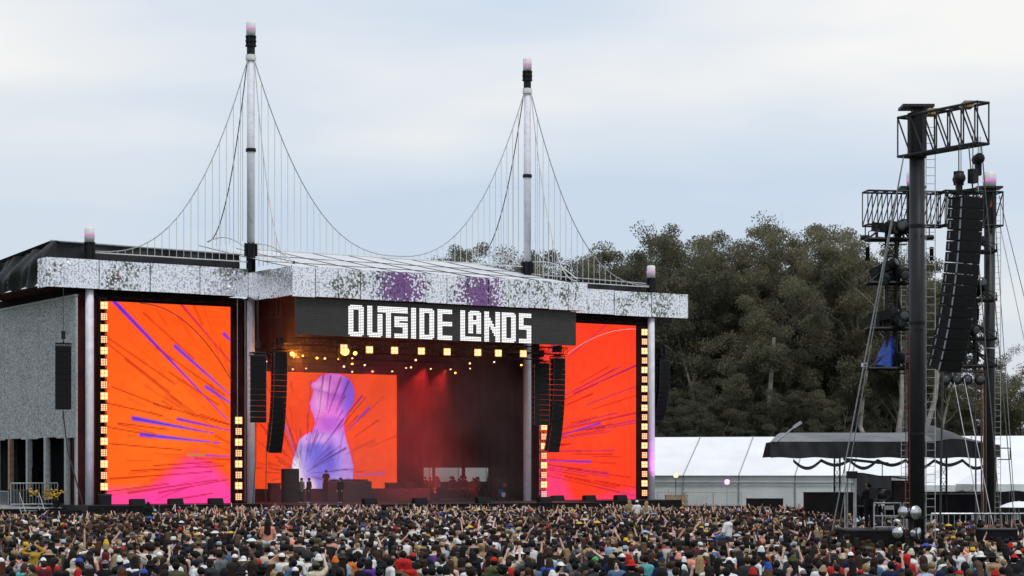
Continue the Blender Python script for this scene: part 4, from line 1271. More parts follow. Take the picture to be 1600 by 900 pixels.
wing = thing('side_platform', 'black clad platform left of the stage under the scrim wall', 'platform', S(-13.3, -1.2, 0), TH)
MB().bx(-4.3, -.1, 3.0, 20, 0, 1.6).bx(-1.9, -.1, -.6, 2.96, 0, 1.52).build('base', M['black_cloth'], wing)
MB().bx(-4.35, -.05, 2.95, 20.05, 1.6, 1.68).build('top', M['galv'], wing)
for k in range(4):
    barrier(S(-16.9, 2.4 + 2.3 * k, 1.68), TH + R(90), ['first grey barrier on the side platform from the corner', 'second grey barrier on the side platform from the corner', 'third grey barrier on the side platform from the corner', 'fourth grey barrier on the side platform at the left picture edge'][k], 'barriers on the side platform', 1.0)
barrier(S(-16.8, 2.2, 1.68), TH, 'grey barrier across the front of the side platform beside the corner pole', 'barriers on the side platform', 1.5)
def steps(p, rz, label):
    t = thing('metal_stairs', label, 'stairs', p, rz)
    for k in range(5): MB().bx(0, 1.3, .28 * k, .28 * k + .26, .3 * k + .25, .3 * k + .30).build('step', M['steel'], t)
    for x in (-.03, 1.33): MB().tube((x, 0, .1), (x, 1.5, 1.7), .04).tube((x, 0, 1.1), (x, 1.5, 2.7), .025).tube((x, 0, 0), (x, 0, 1.1), .025).tube((x, 1.5, 1.6), (x, 1.5, 2.7), .025).build('stringer', M['steel'], t)
steps(S(-16.3, .35, 0), TH, 'grey metal stairs up to the side platform left of the stage')
steps(S(36.9, -2.0, 0), TH, 'grey metal stairs beside the right corner pole')
def flood(p, label, m='lamp_white', h=2.4, mstand='steel'):
    t = thing('flood_lamp', label, 'lamp', p, 0, 'lamps on stands')
    MB().tube((0, 0, 0), (0, 0, h), .03).tube((0, 0, .1), (.35, .2, 0), .02).tube((0, 0, .1), (-.35, .2, 0), .02).tube((0, 0, .1), (0, -.4, 0), .02).build('stand', M[mstand], t)
    MB().lathe([(.05, .25), (.18, .15), (.24, 0)], 12, (0, 0, h + .15), 'Y').build('head', M['chrome'], t, True)
    MB().lathe([(.21, -.01), (.12, -.06)], 12, (0, 0, h + .15), 'Y').build('lens', M[m], t, True)
flood(S(-15.6, 8.6, 1.68), 'round white lamp on a yellow stand on the side platform', 'lantern_white', 2.3, 'yellow')
flood(S(-15.0, 16.0, 1.68), 'small bright lamp at the left picture edge under the scrim wall', 'lamp_warm', 1.3)
for k, (u, v, lab) in enumerate([(-14.2, 5.0, 'yellow flower bundle beside the second post under the scrim wall'), (-14.0, 2.8, 'yellow flower bundle left of the corner post under the scrim wall'), (-13.9, 1.4, 'yellow flower bundle right of the corner post'), (-15.2, 12.5, 'yellow flower bundle near the rusty post')]):
    t = thing('flower_bundle', lab, 'flowers', S(u, v, 1.68), 0, 'yellow flowers on the side platform')
    MB().lathe([(.2, 0), (.26, .5)], 10).build('pot', M['black_paint'], t)
    for i in range(22):
        a = random.uniform(0, 6.28); rr_ = random.uniform(.05, .5); z = random.uniform(.6, 1.25)
        MB().lathe([(.02, -.07), (.11, 0), (.02, .07)], 6, (rr_ * math.cos(a), rr_ * math.sin(a), z)).build('blossom', M['yellow'], t)
t = thing('road_case', 'dark equipment case on the side platform behind the second post', 'case', S(-14.4, 7.0, 1.68), TH)
MB().bx(-.6, .6, -.9, .9, .1, 1.0).build('body', M['black_paint'], t)
MB().bx(-.62, .62, -.92, .92, 1.0, 1.18).build('lid', M['deck'], t)
t = thing('road_case', 'small dark case at the foot of the left corner pole', 'case', S(-11.6, -1.6, DECK), TH)
MB().bx(-.35, .35, -.3, .3, .0, .65).build('body', M['black_paint'], t)
MB().bx(-.37, .37, -.32, .32, .65, .75).build('lid', M['deck'], t)

# right of the stage
for k in range(3):
    X0 = px2x(1027, 165) + 2.25 * k
    barrier((X0, 165 - .25 * k, 1.35), R(-6), ['grey barrier close beside the right corner pole', 'grey barrier before the left marquee bay', 'grey barrier ending before the second marquee post'][k], 'barriers right of the stage', 1.0)
t = thing('side_platform', 'low black platform right of the stage before the marquee', 'platform', (px2x(1027, 165) - .4, 164.4, 0), R(-6))
MB().bx(0, 7.4, 0, 3, 0, 1.3).build('base', M['black_cloth'], t)
MB().bx(-.03, 7.43, -.03, 3.03, 1.3, 1.35).build('top', M['deck'], t)
t = thing('wooden_crate', 'light brown crate behind the barrier right of the stage', 'crate', (px2x(1058, 166), 166.3, 1.35), 0)
MB().bx(-.9, .9, 0, .8, 0, .8).build('body', M['wood_box'], t)
MB().bx(-.95, .95, -.02, .82, .8, .86).build('lid', M['wood_box'], t)
flood((px2x(1136, 168), 168, 0), 'magenta glowing lamp on a tall stand before the marquee', 'lamp_magenta', 3.1)
flood((px2x(1056, 168), 168, 1.35), 'small warm lamp on a stand before the left marquee bay', 'lamp_warm', 2.3, 'black_paint')

# smoke inside the stage opening
sm = MB().bx(-.1, 23.4, -6.95, 13.6, DECK + .06, 16.2).build('stage_smoke', None, None, loc=S(0, 0, 0), rz=TH)
m = bpy.data.materials.new('stage_smoke'); m.use_nodes = True
n = m.node_tree; n.nodes.clear()
o_ = n.nodes.new('ShaderNodeOutputMaterial'); pv = n.nodes.new('ShaderNodeVolumePrincipled')
pv.inputs['Color'].default_value = (.75, .62, .62, 1); pv.inputs['Anisotropy'].default_value = .3
tc = n.nodes.new('ShaderNodeTexCoord'); no = n.nodes.new('ShaderNodeTexNoise'); no.inputs['Scale'].default_value = .22; no.inputs['Detail'].default_value = 3
mr = n.nodes.new('ShaderNodeMapRange'); mr.inputs[1].default_value, mr.inputs[2].default_value = .36, .72; mr.inputs[3].default_value, mr.inputs[4].default_value = .003, .045
n.links.new(tc.outputs['Object'], no.inputs['Vector']); n.links.new(no.outputs['Fac'], mr.inputs[0])
sx = n.nodes.new('ShaderNodeSeparateXYZ'); n.links.new(tc.outputs['Object'], sx.inputs[0])
fx = n.nodes.new('ShaderNodeMapRange'); fx.inputs[1].default_value, fx.inputs[2].default_value = 17.5, 23.5; fx.inputs[3].default_value, fx.inputs[4].default_value = 1.0, .12      # smoke thinned to the right, shaped to keep that side dark
n.links.new(sx.outputs[0], fx.inputs[0])
mu = n.nodes.new('ShaderNodeMath'); mu.operation = 'MULTIPLY'; n.links.new(mr.outputs[0], mu.inputs[0]); n.links.new(fx.outputs[0], mu.inputs[1]); n.links.new(mu.outputs[0], pv.inputs['Density'])
n.links.new(pv.outputs['Volume'], o_.inputs['Volume'])
sm.data.materials.append(m)
tag(sm, 'thin reddish smoke drifting inside the stage opening', 'smoke', kind='stuff')
# ================================================================== delay towers and front-of-house gear
PA = Vector((px2x(1433, 76), 76, 0))
PB = Vector((px2x(1546, 107), 107, 0))
PC = Vector((px2x(1427, 107), 107, 0))
def ladder(mb, x, y, z0, z1, w=.3, m=None):
    for s in (-w / 2, w / 2): mb.tube((x + s, y, z0), (x + s, y, z1), .018, n=4)
    z = z0 + .15
    while z < z1:
        mb.tube((x - w / 2, y, z), (x + w / 2, y, z), .014, n=4, cap=False); z += .3
    return mb
def box_arm(mb, a, b, w, h, nb):
    """arm with verticals and diagonals on both sides, a->b, top chord at a.z"""
    a, b = Vector(a), Vector(b)
    d = (b - a); d.z = 0; d.normalize()
    s = Vector((-d.y, d.x, 0)) * (w / 2)
    for q in (s, -s):
        for z in (0, -h): mb.tube(a + q + Vector((0, 0, z)), b + q + Vector((0, 0, z)), .052, n=6)
        for k in range(nb + 1):
            p = a.lerp(b, k / nb) + q
            mb.tube(p, p - Vector((0, 0, h)), .030, n=5)
            if k < nb:
                p2 = a.lerp(b, (k + 1) / nb) + q
                if k % 2 == 0: mb.tube(p, p2 - Vector((0, 0, h)), .032, n=5)
                else: mb.tube(p, p2 - Vector((0, 0, h)), .032, n=5)
    for k in range(nb + 1):
        p = a.lerp(b, k / nb)
        for z in (0, -h): mb.tube(p + s + Vector((0, 0, z)), p - s + Vector((0, 0, z)), .045, n=5)
    return mb
ta = thing('lighting_mast', 'near thick black steel mast with a truss arm on top', 'mast', PA, 0, 'black steel masts')
MB().lathe([(.285, 0), (.285, 17.2)], 22).build('pole', M['tower_black'], ta, True)
mb = MB()
for z in (9.6, 13.2, 5.5): mb.lathe([(.30, z), (.30, z + .12)], 22)
for z in (9.4, 12.9):
    for x in (-.12, .12): mb.lathe([(.03, -.31), (.03, -.28)], 8, (x, 0, z), 'Y')
mb.build('band', M['black_paint'], ta)
MB().lathe([(.36, 15.8), (.36, 17.45)], 12).build('head_sleeve', M['black_paint'], ta)
MB().bx(-.62, .55, -.5, .5, 17.62, 17.72).bx(-.2, .2, -.2, .2, 17.4, 17.62).build('cap_plate', M['tower_black'], ta)
mb = MB()
box_arm(mb, (-.42, .5, 17.35), (1.60, -3.7, 17.2), .5, 1.45, 6)
mb.build('truss_arm', M['tower_black'], ta)
for (x_, y_, z_) in ((.32, -1.04, 17.30), (1.22, -2.9, 17.24)): MB().box((x_, y_, z_), (.34, .62, .22)).build('pad', M['wood_box'], ta)
ladder(MB(), .52, .1, 0, 17, .34).build('ladder', M['galv'], ta)
ladder(MB(), -.36, -.05, 0, 9.3, .16).build('cable_ladder', M['red_paint'], ta)
MB().bx(-.8, .8, -.8, .8, 0, .08).build('base_plate', M['tower_black'], ta)

def far_mast(P, label, lad):
    t = thing('lighting_mast', label, 'mast', P, 0, 'black steel masts')
    MB().lathe([(.28, 0), (.28, 18.9)], 20).build('pole', M['tower_black'], t, True)
    MB().lathe([(.36, 17.0), (.36, 18.9)], 12).build('head_sleeve', M['black_paint'], t)
    MB().bx(-.75, .6, -.5, .5, 18.9, 19.0).build('cap_plate', M['tower_black'], t)
    mb = MB(); box_arm(mb, (.55 if lad > 0 else 1.6, .1, 18.7), (-2.6, -.5, 18.7), .9, 1.75, 6 if lad > 0 else 8); mb.build('truss_arm', M['tower_black'], t)
    MB().lathe([(.34, 0), (.36, .4), (.34, .75), (.28, .78)], 16).build('lantern', M['lantern_white'], t, True, loc=(0, 0, 19.0))
    MB().lathe([(.365, 0), (.365, .18)], 16).build('light_band', M['lantern_pink'], t, True, loc=(0, 0, 19.25))
    ladder(MB(), .46 * lad, .1, 0, 18.5, .3).build('ladder', M['galv'], t)
    MB().bx(-.8, .8, -.8, .8, 0, .08).build('base_plate', M['tower_black'], t)
    MB().bx(-.05, .05, -.4, -.3, 17.9, 18.3).build('bracket', M['red_paint'], t)
    return t
tb = far_mast(PB, 'far black steel mast with lantern at the right of the picture', 1)
tc_ = far_mast(PC, 'far black steel mast mostly hidden behind the near one', -1)
MB().bx(-.34, -.29, -.05, .05, 0, 9.8).build('conduit', M['orange_paint'], tb)
for z in (11.0, 10.55): MB().lathe([(.30, z), (.30, z + .05)], 20).build('strap', M['rope_white'], tb)
# hanging ladders of spotlights
def lamp_tree(top, zlist, label, flip=1):
    t = thing('lamp_ladder', label, 'light tower', top, 0, 'hanging ladders of spotlights')
    z1 = zlist[-1] - .1
    MB().truss((0, 0, 0), (0, 0, z1), .5, .4, int(-z1 / .55), .055, .03, (1, 0, 0)).build('truss', M['black_paint'], t)
    for k, z in enumerate(zlist):
        mb = MB()
        A = Vector((-1.25 * flip, -.5, z)); B = Vector((-1.25 * flip, .5, z)); C0 = Vector((.9 * flip, -.5, z)); D0 = Vector((.9 * flip, .5, z))
        for p, q in ((A, B), (A, C0), (B, D0), (C0, D0), (A, D0), (B, C0)): mb.tube(p, q, .075, n=5)
        E_ = Vector((0, 0, z + 1.0))
        for p in (A, B, C0, D0): mb.tube(p, E_, .05, n=5)
        mb.tube(A, A + Vector((0, 0, .35)), .03).tube(B, B + Vector((0, 0, .35)), .03).tube(A + Vector((0, 0, .35)), E_ - Vector((0, 0, .2)), .025)
        for x in (-.6, .4): mb.tube((x * flip, -.5, z), (x * flip, .5, z), .03, n=4)
        mb.box((.2 * flip, 0, z - .25), (1.2, .08, .05)).build('platform', M['black_paint'], t)
    return t
lt_top = Vector((px2x(1393, 105.5), 105.6, 17.0))
lamp_tree(lt_top, [-.9, -3.15, -5.5, -7.55], 'hanging ladder of spotlights left of the near black mast')
lt2 = Vector((px2x(1519, 105.5), 106.0, 17.0))
lamp_tree(lt2, [-1.5, -4.0, -6.0, -7.4], 'hanging ladder of spotlights between the speaker column and the far mast', -1)
def big_spot(p, rz, tilt, label, s=1.0):
    t = thing('follow_spotlight', label, 'spotlight', p, rz, 'spotlights on the hanging ladders')
    t.scale = (s, s, s)
    b = MB().bx(-.24, .24, -.45, .35, -.18, .18).lathe([(.20, -.75), (.20, -.44)], 12, (0, 0, 0), 'Y').build('housing', M['speaker_black'], t)
    b.rotation_euler = (R(tilt), 0, 0); b.location = (0, 0, .42)
    MB().lathe([(.16, -.765), (.1, -.78)], 12, (0, 0, 0), 'Y').build('lens', M['window_glass'], b)
    MB().bx(-.32, -.28, -.06, .06, 0, .5).bx(.28, .32, -.06, .06, 0, .5).bx(-.32, .32, -.1, .1, 0, .05).build('yoke', M['black_paint'], t)
k = 0
for (dx, dz, rz, tl, lab) in [(-.45, -.85, .6, 10, 'left spotlight on the top platform of the left ladder'), (.25, -.85, .1, 0, 'middle spotlight on the top platform of the left ladder'), (.75, -.85, -.3, -5, 'right spotlight on the top platform of the left ladder'),
    (-.55, -3.1, .9, -25, 'tilted spotlight on the second platform of the left ladder'), (.35, -3.1, .2, 15, 'inner spotlight on the second platform of the left ladder'), (0, -5.45, .4, 20, 'spotlight on the third platform of the left ladder'), (.6, -5.45, -.1, 0, 'inner spotlight on the third platform of the left ladder'),
    (-.1, -3.1, -.5, 35, 'upturned spotlight in the middle of the second platform'), (-.6, -5.45, 1.2, -10, 'outer spotlight on the third platform of the left ladder'), (.5, -7.5, .2, 10, 'spotlight behind the blue tarpaulin on the lowest platform')]:
    big_spot(lt_top + Vector((dx, 0, dz)), rz, tl, lab, 1.35)
for (dx, dz, rz, tl, lab) in [(-.3, -1.45, .3, 0, 'spotlight on the top platform of the right ladder'), (.4, -1.45, -.3, 10, 'spotlight close to the far mast on the top platform'), (.3, -3.95, .2, -20, 'spotlight on the second platform of the right ladder'), (-.3, -5.95, .5, 10, 'spotlight on the third platform of the right ladder')]:
    big_spot(lt2 + Vector((dx, 0, dz)), rz, tl, lab, 1.25)
for k, (p, lab) in enumerate([(lt_top + Vector((.35, .1, 0)), 'thick black cable bundle down the left lamp ladder'), (lt2 + Vector((.3, .1, 0)), 'thick black cable bundle down the right lamp ladder')]):
    o = MB().poly([Vector((.12 * math.sin(j * 1.9), .1 * math.cos(j * 1.3), -.63 * j)) for j in range(13)], .11, 6).build('cable_bundle', M['black_cloth'], None, loc=p)
    tag(o, lab, 'cable', 'cable bundles of the lamp ladders')
# blue tarpaulin on the lowest left platform
def btarp(a, b):
    t_ = 2 * math.pi * a
    r_ = (.14 + .36 * (1 - b) ** .6) * (1 + .22 * math.sin(t_ * 4 + b * 3))
    return (r_ * math.cos(t_) + .35 * b, r_ * .8 * math.sin(t_), 1.55 * b + .12 * math.sin(t_ * 2) * (1 - b))
o = MB().grid(btarp, 24, 8).build('blue_tarpaulin', M['blue_tarp'], None, True, loc=lt_top + Vector((-.35, 0, -7.5)))
tag(o, 'blue tarpaulin wrapped over gear on the lowest hanging platform', 'tarpaulin')
t = thing('bullet_camera', 'small white camera at the tip of the lowest hanging platform', 'camera', lt_top + Vector((-1.4, -.3, -7.5)), .5)
MB().box((0, 0, .12), (.34, .2, .2)).build('body', M['lantern_white'], t)
MB().lathe([(.07, -.16), (.06, -.1)], 8, (-.08, 0, .12), 'Y').build('lens', M['window_glass'], t)
# bar of round lamps
t = thing('par_bar', 'bar of four round black lamps below the hanging speaker column', 'lamp bar', (px2x(1503, 104), 104, 9.35), 0)
MB().truss((-1.15, 0, 0), (1.15, 0, 0), .3, .3, 8, .03, .018).build('bar', M['black_paint'], t)
for x in (-.85, -.3, .25, .9):
    h_ = MB().lathe([(.10, .3), (.24, .2), (.28, -.05), (.26, -.2)], 12, (x, 0, -.55), 'Y').build('lamp', M['speaker_black'], t, True)
    MB().lathe([(.24, -.205), (.1, -.23)], 12, (x, 0, -.55), 'Y').build('lens', M['window_glass'], h_, True)
# hanging speaker column on the near arm
top = Vector((px2x(1509, 73), 73, 13.9))
line_array('big slanting black speaker column hanging from the near truss arm', top, FY, 16, 1.12, .385, .72, R(15), 2.2, start=R(4))
for (dx, lab) in ((-.28, 'left chain hoist above the slanting speaker column'), (.45, 'right chain hoist above the slanting speaker column')):
    t = thing('chain_hoist', lab, 'hoist', top + Vector((dx, -.1 + dx * .3, 0)), 0, 'hoists over the speaker column')
    MB().lathe([(.05, -.28), (.2, -.2), (.2, .2), (.05, .28)], 10, (0, 0, .95 + dx), 'Y').box((0, 0, .62 + dx), (.2, .26, .5)).build('motor', M['black_paint'], t)
    MB().tube((0, 0, 1.1 + dx), (0, 0, 2.2), .016, n=4).tube((.07, 0, 1.1 + dx), (.07, 0, 2.2), .016, n=4).build('chain', M['cable_dark'], t)
    MB().tube((0, 0, .1), (0, 0, .5 + dx), .02).build('hook', M['steel'], t)
# guy ropes
def guy(label, a, b, m='cable_steel', r=.018, sag=0.0):
    a, b = Vector(a), Vector(b)
    pts = [a.lerp(b, k / 10) - Vector((0, 0, sag * math.sin(math.pi * k / 10))) for k in range(11)]
    cable_run(label, pts, m, r * 1.25, 'cable', 'guy_rope', 'guy ropes of the black masts')
A_ = PA + Vector((-.5, 0, 15.85))
guy('outer guy rope running down left from the near mast head', A_, (px2x(1291, 80), 80, .6), r=.02)
guy('inner guy rope running down left close beside the outer one', A_ + Vector((.05, .3, 0)), (px2x(1303, 86), 86, .6), r=.018)
E1 = PA + Vector((1.2, -3.2, 15.8))
guy('guy rope running down right from the near truss arm to the ground', E1, (px2x(1567, 92), 92, .7))
guy('second guy rope running down right beside the first to the ground', E1 + Vector((.4, -.2, 0)), (px2x(1588, 97), 97, .7))
B_ = PB + Vector((.55, 0, 17.0))
guy('guy rope running steeply right from the far mast head', B_, (px2x(1632, 104), 104, 6.0))
guy('long guy rope leaving the picture on the right', B_ + Vector((0, .2, 1.6)), (px2x(1640, 110), 110, 8.0))
guy('thin rope falling from the far mast cap to the pale building', B_ + Vector((-.2, .1, 0)), (px2x(1588, 112), 112, .8))
guy('black rope hanging straight down from the speaker column', top + Vector((-.8, .1, -6.2)), (px2x(1468, 74), 74, .8), 'cable_dark', .03)
guy('pale rope slanting from the par bar to the ground', (px2x(1488, 104), 104, 9.2), (px2x(1538, 101), 101, .8))
guy('second pale rope slanting from the par bar to the ground', (px2x(1503, 104), 104, 9.4), (px2x(1556, 101), 101, .8))
for k, px in enumerate((1524, 1533, 1540)):
    guy(['first black cable drop left of the far mast', 'second black cable drop left of the far mast', 'third black cable drop closest to the far mast'][k], (px2x(px, 106), 106, 9.4), (px2x(px + 1, 106), 106, .8), 'cable_dark', .035)
# hanging small cylinder weights under the truss arm tips
for k, (p, lab) in enumerate([((px2x(1352, 106.4), 106.4, 16.85), 'small hoist hanging at the left tip of the far truss arm'), ((px2x(1452, 106.4), 106.4, 16.85), 'small hoist hanging right of the near mast')]):
    t = thing('chain_hoist', lab, 'hoist', p, 0, 'hoists under the far arms')
    MB().lathe([(.06, -.25), (.13, -.2), (.13, .2), (.06, .25)], 8, (0, 0, -.55), 'Y').build('motor', M['black_paint'], t).rotation_euler = (0, 0, 1.4)
    MB().tube((0, 0, 0), (0, 0, -.5), .03).build('hook', M['black_paint'], t)
    MB().lathe([(.11, -1.75), (.11, -1.05)], 8, (.12, 0, 0)).build('chain_bag', M['black_cloth'], t)

# ------------------------------------------------------------------ black canopy over the mixing position
cp = thing('black_canopy', 'wide black canopy roof with scalloped drape behind the near mast', 'canopy', (px2x(1383, 108), 108, 0), R(-2))
W2 = (px2x(1562, 108) - px2x(1205, 108)) / 2
def cz(a): return .9 * math.sin(math.pi * min(1, max(0, (a - .80) / .2))) * .55
def ctop(a, b):
    x = -W2 + 2 * W2 * a
    inset = 1.4 * b
    return (x * (1 - .18 * b) , -.0 + 4.5 * b, 5.72 + .55 * math.sin(b * math.pi * .5) + (.38 * math.exp(-((a - .80) / .07) ** 2) - .5 * max(0, (a - .86) / .14)) * (.4 + .6 * b))
for k in range(7):
    MB().grid(lambda a, b, k=k: ctop((k + a) / 7, b), 8, 6).build('roof_panel', M['grey_tarp'] if k < 5 else M['black_tarp'], cp, True)
def cfront(a, b):
    x = -W2 + 2 * W2 * a
    zt = ctop(a, 0)[2]
    zb = 4.86 + .03 * math.sin(a * 40)
    return (x, -.06 + .07 * math.sin(a * 31 + 2.2 * math.sin(a * 9)) + .05 * math.sin(a * 57 + 1.3 + 2 * math.sin(a * 17)) + .05 * b * math.sin(a * 83 + b), zb + (zt - zb) * b)
MB().grid(cfront, 240, 6).build('front_drape', M['black_tarp'], cp, True)
MB().grid(lambda a, b: (-W2 - .0 + .1 * math.sin(a * 20) + .2 * b, 4.5 * a, 4.9 + .82 * b), 10, 4).build('side_drape', M['black_cloth'], cp, True)
MB().grid(lambda a, b: (W2, 4.5 * a, 4.9 + .35 * b), 6, 2).build('side_drape', M['black_tarp'], cp, True)
def swag(a, b):
    x = -W2 * .80 + (W2 * 1.72) * a
    n_ = 7
    z = 4.82 - .42 * abs(math.sin(a * math.pi * n_)) * (1.0 if int(a * n_) % 2 == 0 else .6)
    return (x, .12 + .05 * math.sin(a * 50), z - .18 * b)
MB().grid(swag, 120, 2).build('scallop', M['black_tarp'], cp, True)
for (x) in (px2x(1434, 108) - cp.location.x, px2x(1479, 108) - cp.location.x, W2 - .2, -2.0):
    if x == -2.0: y_ = 4.2
    else: y_ = 1.0
    MB().truss((x, y_, 0), (x, y_, 5.4), .3, .3, 10, .03, .018, (1, 0, 0)).build('leg', M['black_paint'], cp)
MB().truss((-W2 + .2, 2.2, 5.3), (W2 - .2, 2.2, 5.1), .35, .3, 30, .035, .02).build('ridge_truss', M['black_paint'], cp)
MB().tube((-W2 + .3, .1, 5.7), (-W2 + 1.3, .3, 6.5), .05).box((-W2 + 1.45, .3, 6.62), (.5, .12, .16), 0, 0, -.6).build('roof_arm', M['steel'], cp)
MB().bx(W2, W2 + .55, 0, .8, 5.35, 5.4).bx(W2, W2 + .55, 0, .8, 4.75, 4.8).bx(W2 + .5, W2 + .55, 0, .05, 4.75, 5.4).build('end_bracket', M['black_paint'], cp)

# camera riser with its hooded black cover
fr = thing('camera_riser', 'black camera riser with railing left of the near mast', 'platform', (px2x(1362, 77), 77, 0), 0)
w0 = px2x(1322, 77) - px2x(1362, 77)
MB().bx(w0, 1.42, -.5, 2.2, 0, 1.92).build('base', M['black_cloth'], fr)
MB().bx(w0 - .02, 1.44, -.52, 2.22, 1.93, 1.99).build('top', M['deck'], fr)
for (x0, x1) in ((0.02, 1.02), (1.12, 1.9)):
    MB().tube((x0, -.4, 2.0), (x0, -.4, 2.98), .03).tube((x1, -.4, 2.0), (x1, -.4, 2.98), .03).tube((x0, -.4, 2.98), (x1, -.4, 2.98), .03).tube((x0, -.4, 2.5), (x1, -.4, 2.5), .025).tube((x0, -.4, 2.08), (x1, -.4, 2.08), .025).build('railing', M['galv'], fr)
cv = thing('hooded_tent', 'black hooded tent with sloping roof on posts left of the near mast', 'tent', (px2x(1378, 84), 84, 0), 0)
def hood(a, b):
    return (-1.15 + 2.5 * a, -.3 + 2.2 * b, 4.12 - .28 * a + .02 * math.sin(a * 12))
MB().grid(hood, 8, 4).build('roof', M['grey_tarp'], cv, True)
MB().grid(lambda a, b: (-1.15 + 1.5 * a, -.28 + .04 * math.sin(a * 20), (4.1 - .17 * a) - (.75 + .45 * math.sin(a * math.pi) * 1) * b), 12, 4).build('front_drape', M['black_tarp'], cv, True)
MB().bx(.45, 1.4, -.25, 1.9, 2.6, 3.78).build('side_wall', M['black_cloth'], cv)
for (x_, y_, z_) in ((-1.12, -.25, 4.1), (-1.12, 1.8, 4.1), (1.36, -.25, 3.8), (1.36, 1.8, 3.8)): MB().tube((x_, y_, 0), (x_, y_, z_), .035).build('post', M['galv'], cv)
t = thing('flat_awning', 'thin dark awning board above the black hooded tent', 'awning', (px2x(1355, 88), 88, 0), 0)
MB().grid(lambda a, b: (-1.0 + 1.9 * a, .0 + 1.2 * b, 4.72 - .2 * a), 4, 2).build('board', M['deck'], t)
MB().box((-.05, .02, 4.59), (1.95, .06, .12), 0, 0, .105).build('edge', M['black_paint'], t)
MB().tube((-.95, .05, 0), (-.95, .05, 4.7), .025).tube((.85, 1.1, 0), (.85, 1.1, 4.5), .025).build('post', M['galv'], t)
t = thing('small_speaker', 'small black box at the left tip of the hooded tent', 'speaker', (px2x(1331, 83.4), 83.4, 0), 0)
MB().box((0, 0, 4.02), (.42, .3, .3)).build('body', M['speaker_black'], t)
MB().tube((.1, .1, 0), (.1, .1, 3.9), .025).build('post', M['galv'], t)
# camera and operator chair on the riser
t = thing('broadcast_camera', 'dark broadcast camera on a tripod on the riser', 'camera', fr.location + Vector((.35, .6, 1.99)), .2)
MB().box((0, 0, 1.35), (.36, .9, .42)).build('body', M['speaker_black'], t)
MB().lathe([(.15, -.95), (.17, -.45)], 12, (0, 0, 1.35), 'Y').build('lens', M['black_paint'], t)
for a in (0, 2.1, 4.2): MB().tube((0, 0, 1.1), (.45 * math.cos(a), .45 * math.sin(a), 0), .03).build('leg', M['black_paint'], t)
t = thing('folding_chair', 'light metal chair on the camera riser behind the railing', 'chair', fr.location + Vector((.85, .3, 1.99)), .4)
MB().bx(-.2, .2, -.2, .2, .43, .46).build('seat', M['galv'], t)
MB().tube((-.2, .2, .45), (-.2, .26, .9), .015).tube((.2, .2, .45), (.2, .26, .9), .015).box((0, .25, .8), (.4, .03, .16)).build('backrest', M['galv'], t)
for x in (-.2, .2):
    for y in (-.2, .2): MB().tube((x, y, .45), (x, y * 1.3, 0), .015).build('leg', M['galv'], t)
# dish lamps on a stand
t = thing('dish_lamp_stand', 'black stand with four shiny round dish lamps before the near mast', 'lamp', (px2x(1424, 72), 72, 0), 0)
MB().tube((0, 0, 0), (0, 0, 2.95), .10, n=10).bx(-.5, .5, -.06, .06, 2.5, 2.58).bx(-.55, .35, -.06, .06, 1.95, 2.03).build('stand', M['black_paint'], t)
for (x, z, r_, rz) in [(.10, 2.72, .25, .5), (-.32, 2.74, .21, -.8), (-.52, 2.02, .20, -.4), (.2, 2.0, .2, 1.0)]:
    d_ = MB().lathe([(.05, .30), (r_ * .75, .2), (r_, 0), (r_ * .98, -.04)], 18, (0, 0, 0), 'Y').build('dish', M['chrome'], t, True, loc=(x, -.2, z), rz=rz)
    MB().lathe([(r_ * 1.04, -.03), (r_ * 1.04, .02)], 18, (0, 0, 0), 'Y').build('rim', M['black_paint'], d_)
# black boxes
def blk(px, Y, w, d, z0, z1, label, name='black_box'):
    t = thing(name, label, 'box', (px2x(px, Y), Y, 0), 0, 'black boxes in the crowd')
    MB().bx(-w / 2, w / 2, 0, d, 0, z1).build('body', M['black_cloth'], t)
    MB().bx(-w / 2 - .03, w / 2 + .03, -.03, d + .03, z1, z1 + .05).build('top', M['deck'], t)
blk(1563, 76, 1.3, 1.2, 0, 1.98, 'black box standing in the crowd below the far mast')
blk(1306, 118, 3.4, 1.2, 0, 2.9, 'long black box behind the guy ropes before the marquee')
blk(1196, 150, 2.6, 1.0, 0, 2.1, 'black box before the third marquee bay')
blk(1376, 112, 2.4, 1.0, 0, 2.2, 'low black box left of the hooded tent')
blk(1497, 109, 4.2, 1.4, 0, 2.9, 'dark table like box right of the near mast under the canopy')
# barriers near the mixing position
for k in range(6):
    X0 = px2x(1452, 100) + 2.25 * k * .9
    barrier((X0, 99.5, 0), 0, ['crowd barrier right beside the near mast', 'second crowd barrier right of the near mast', 'crowd barrier before the dark table', 'crowd barrier left of the far mast', 'crowd barrier right of the far mast', 'crowd barrier at the right picture edge'][k], 'barriers round the mixing position', 1.9)
fw = thing('fence_wall', 'black cloth fence along the foot of the peaked tents', 'fence', (px2x(1440, 140), 140, 0), 0)
for k in range(6): MB().bx(2.0 * k + .02, 2.0 * k + 1.98, 0, .05, 0, 2.75).build('cloth_panel', M['black_cloth'], fw)
for k in range(7): MB().tube((2.0 * k, .08, 0), (2.0 * k, .08, 2.8), .03).build('post', M['galv'], fw)
# white umbrella right
t = thing('parasol', 'white parasol at the right picture edge behind the crowd', 'umbrella', (px2x(1592, 98), 98, 0), 0)
for k in range(8):
    a0, a1 = k * math.pi / 4, (k + 1) * math.pi / 4
    MB().grid(lambda s, q, a0=a0, a1=a1: (.95 * q * math.cos(a0 + (a1 - a0) * s), .95 * q * math.sin(a0 + (a1 - a0) * s), 2.72 - .28 * q ** 2), 4, 5).build('panel', M['tent_white'], t, True)
MB().tube((0, 0, 0), (0, 0, 2.75), .03).build('pole', M['galv'], t)
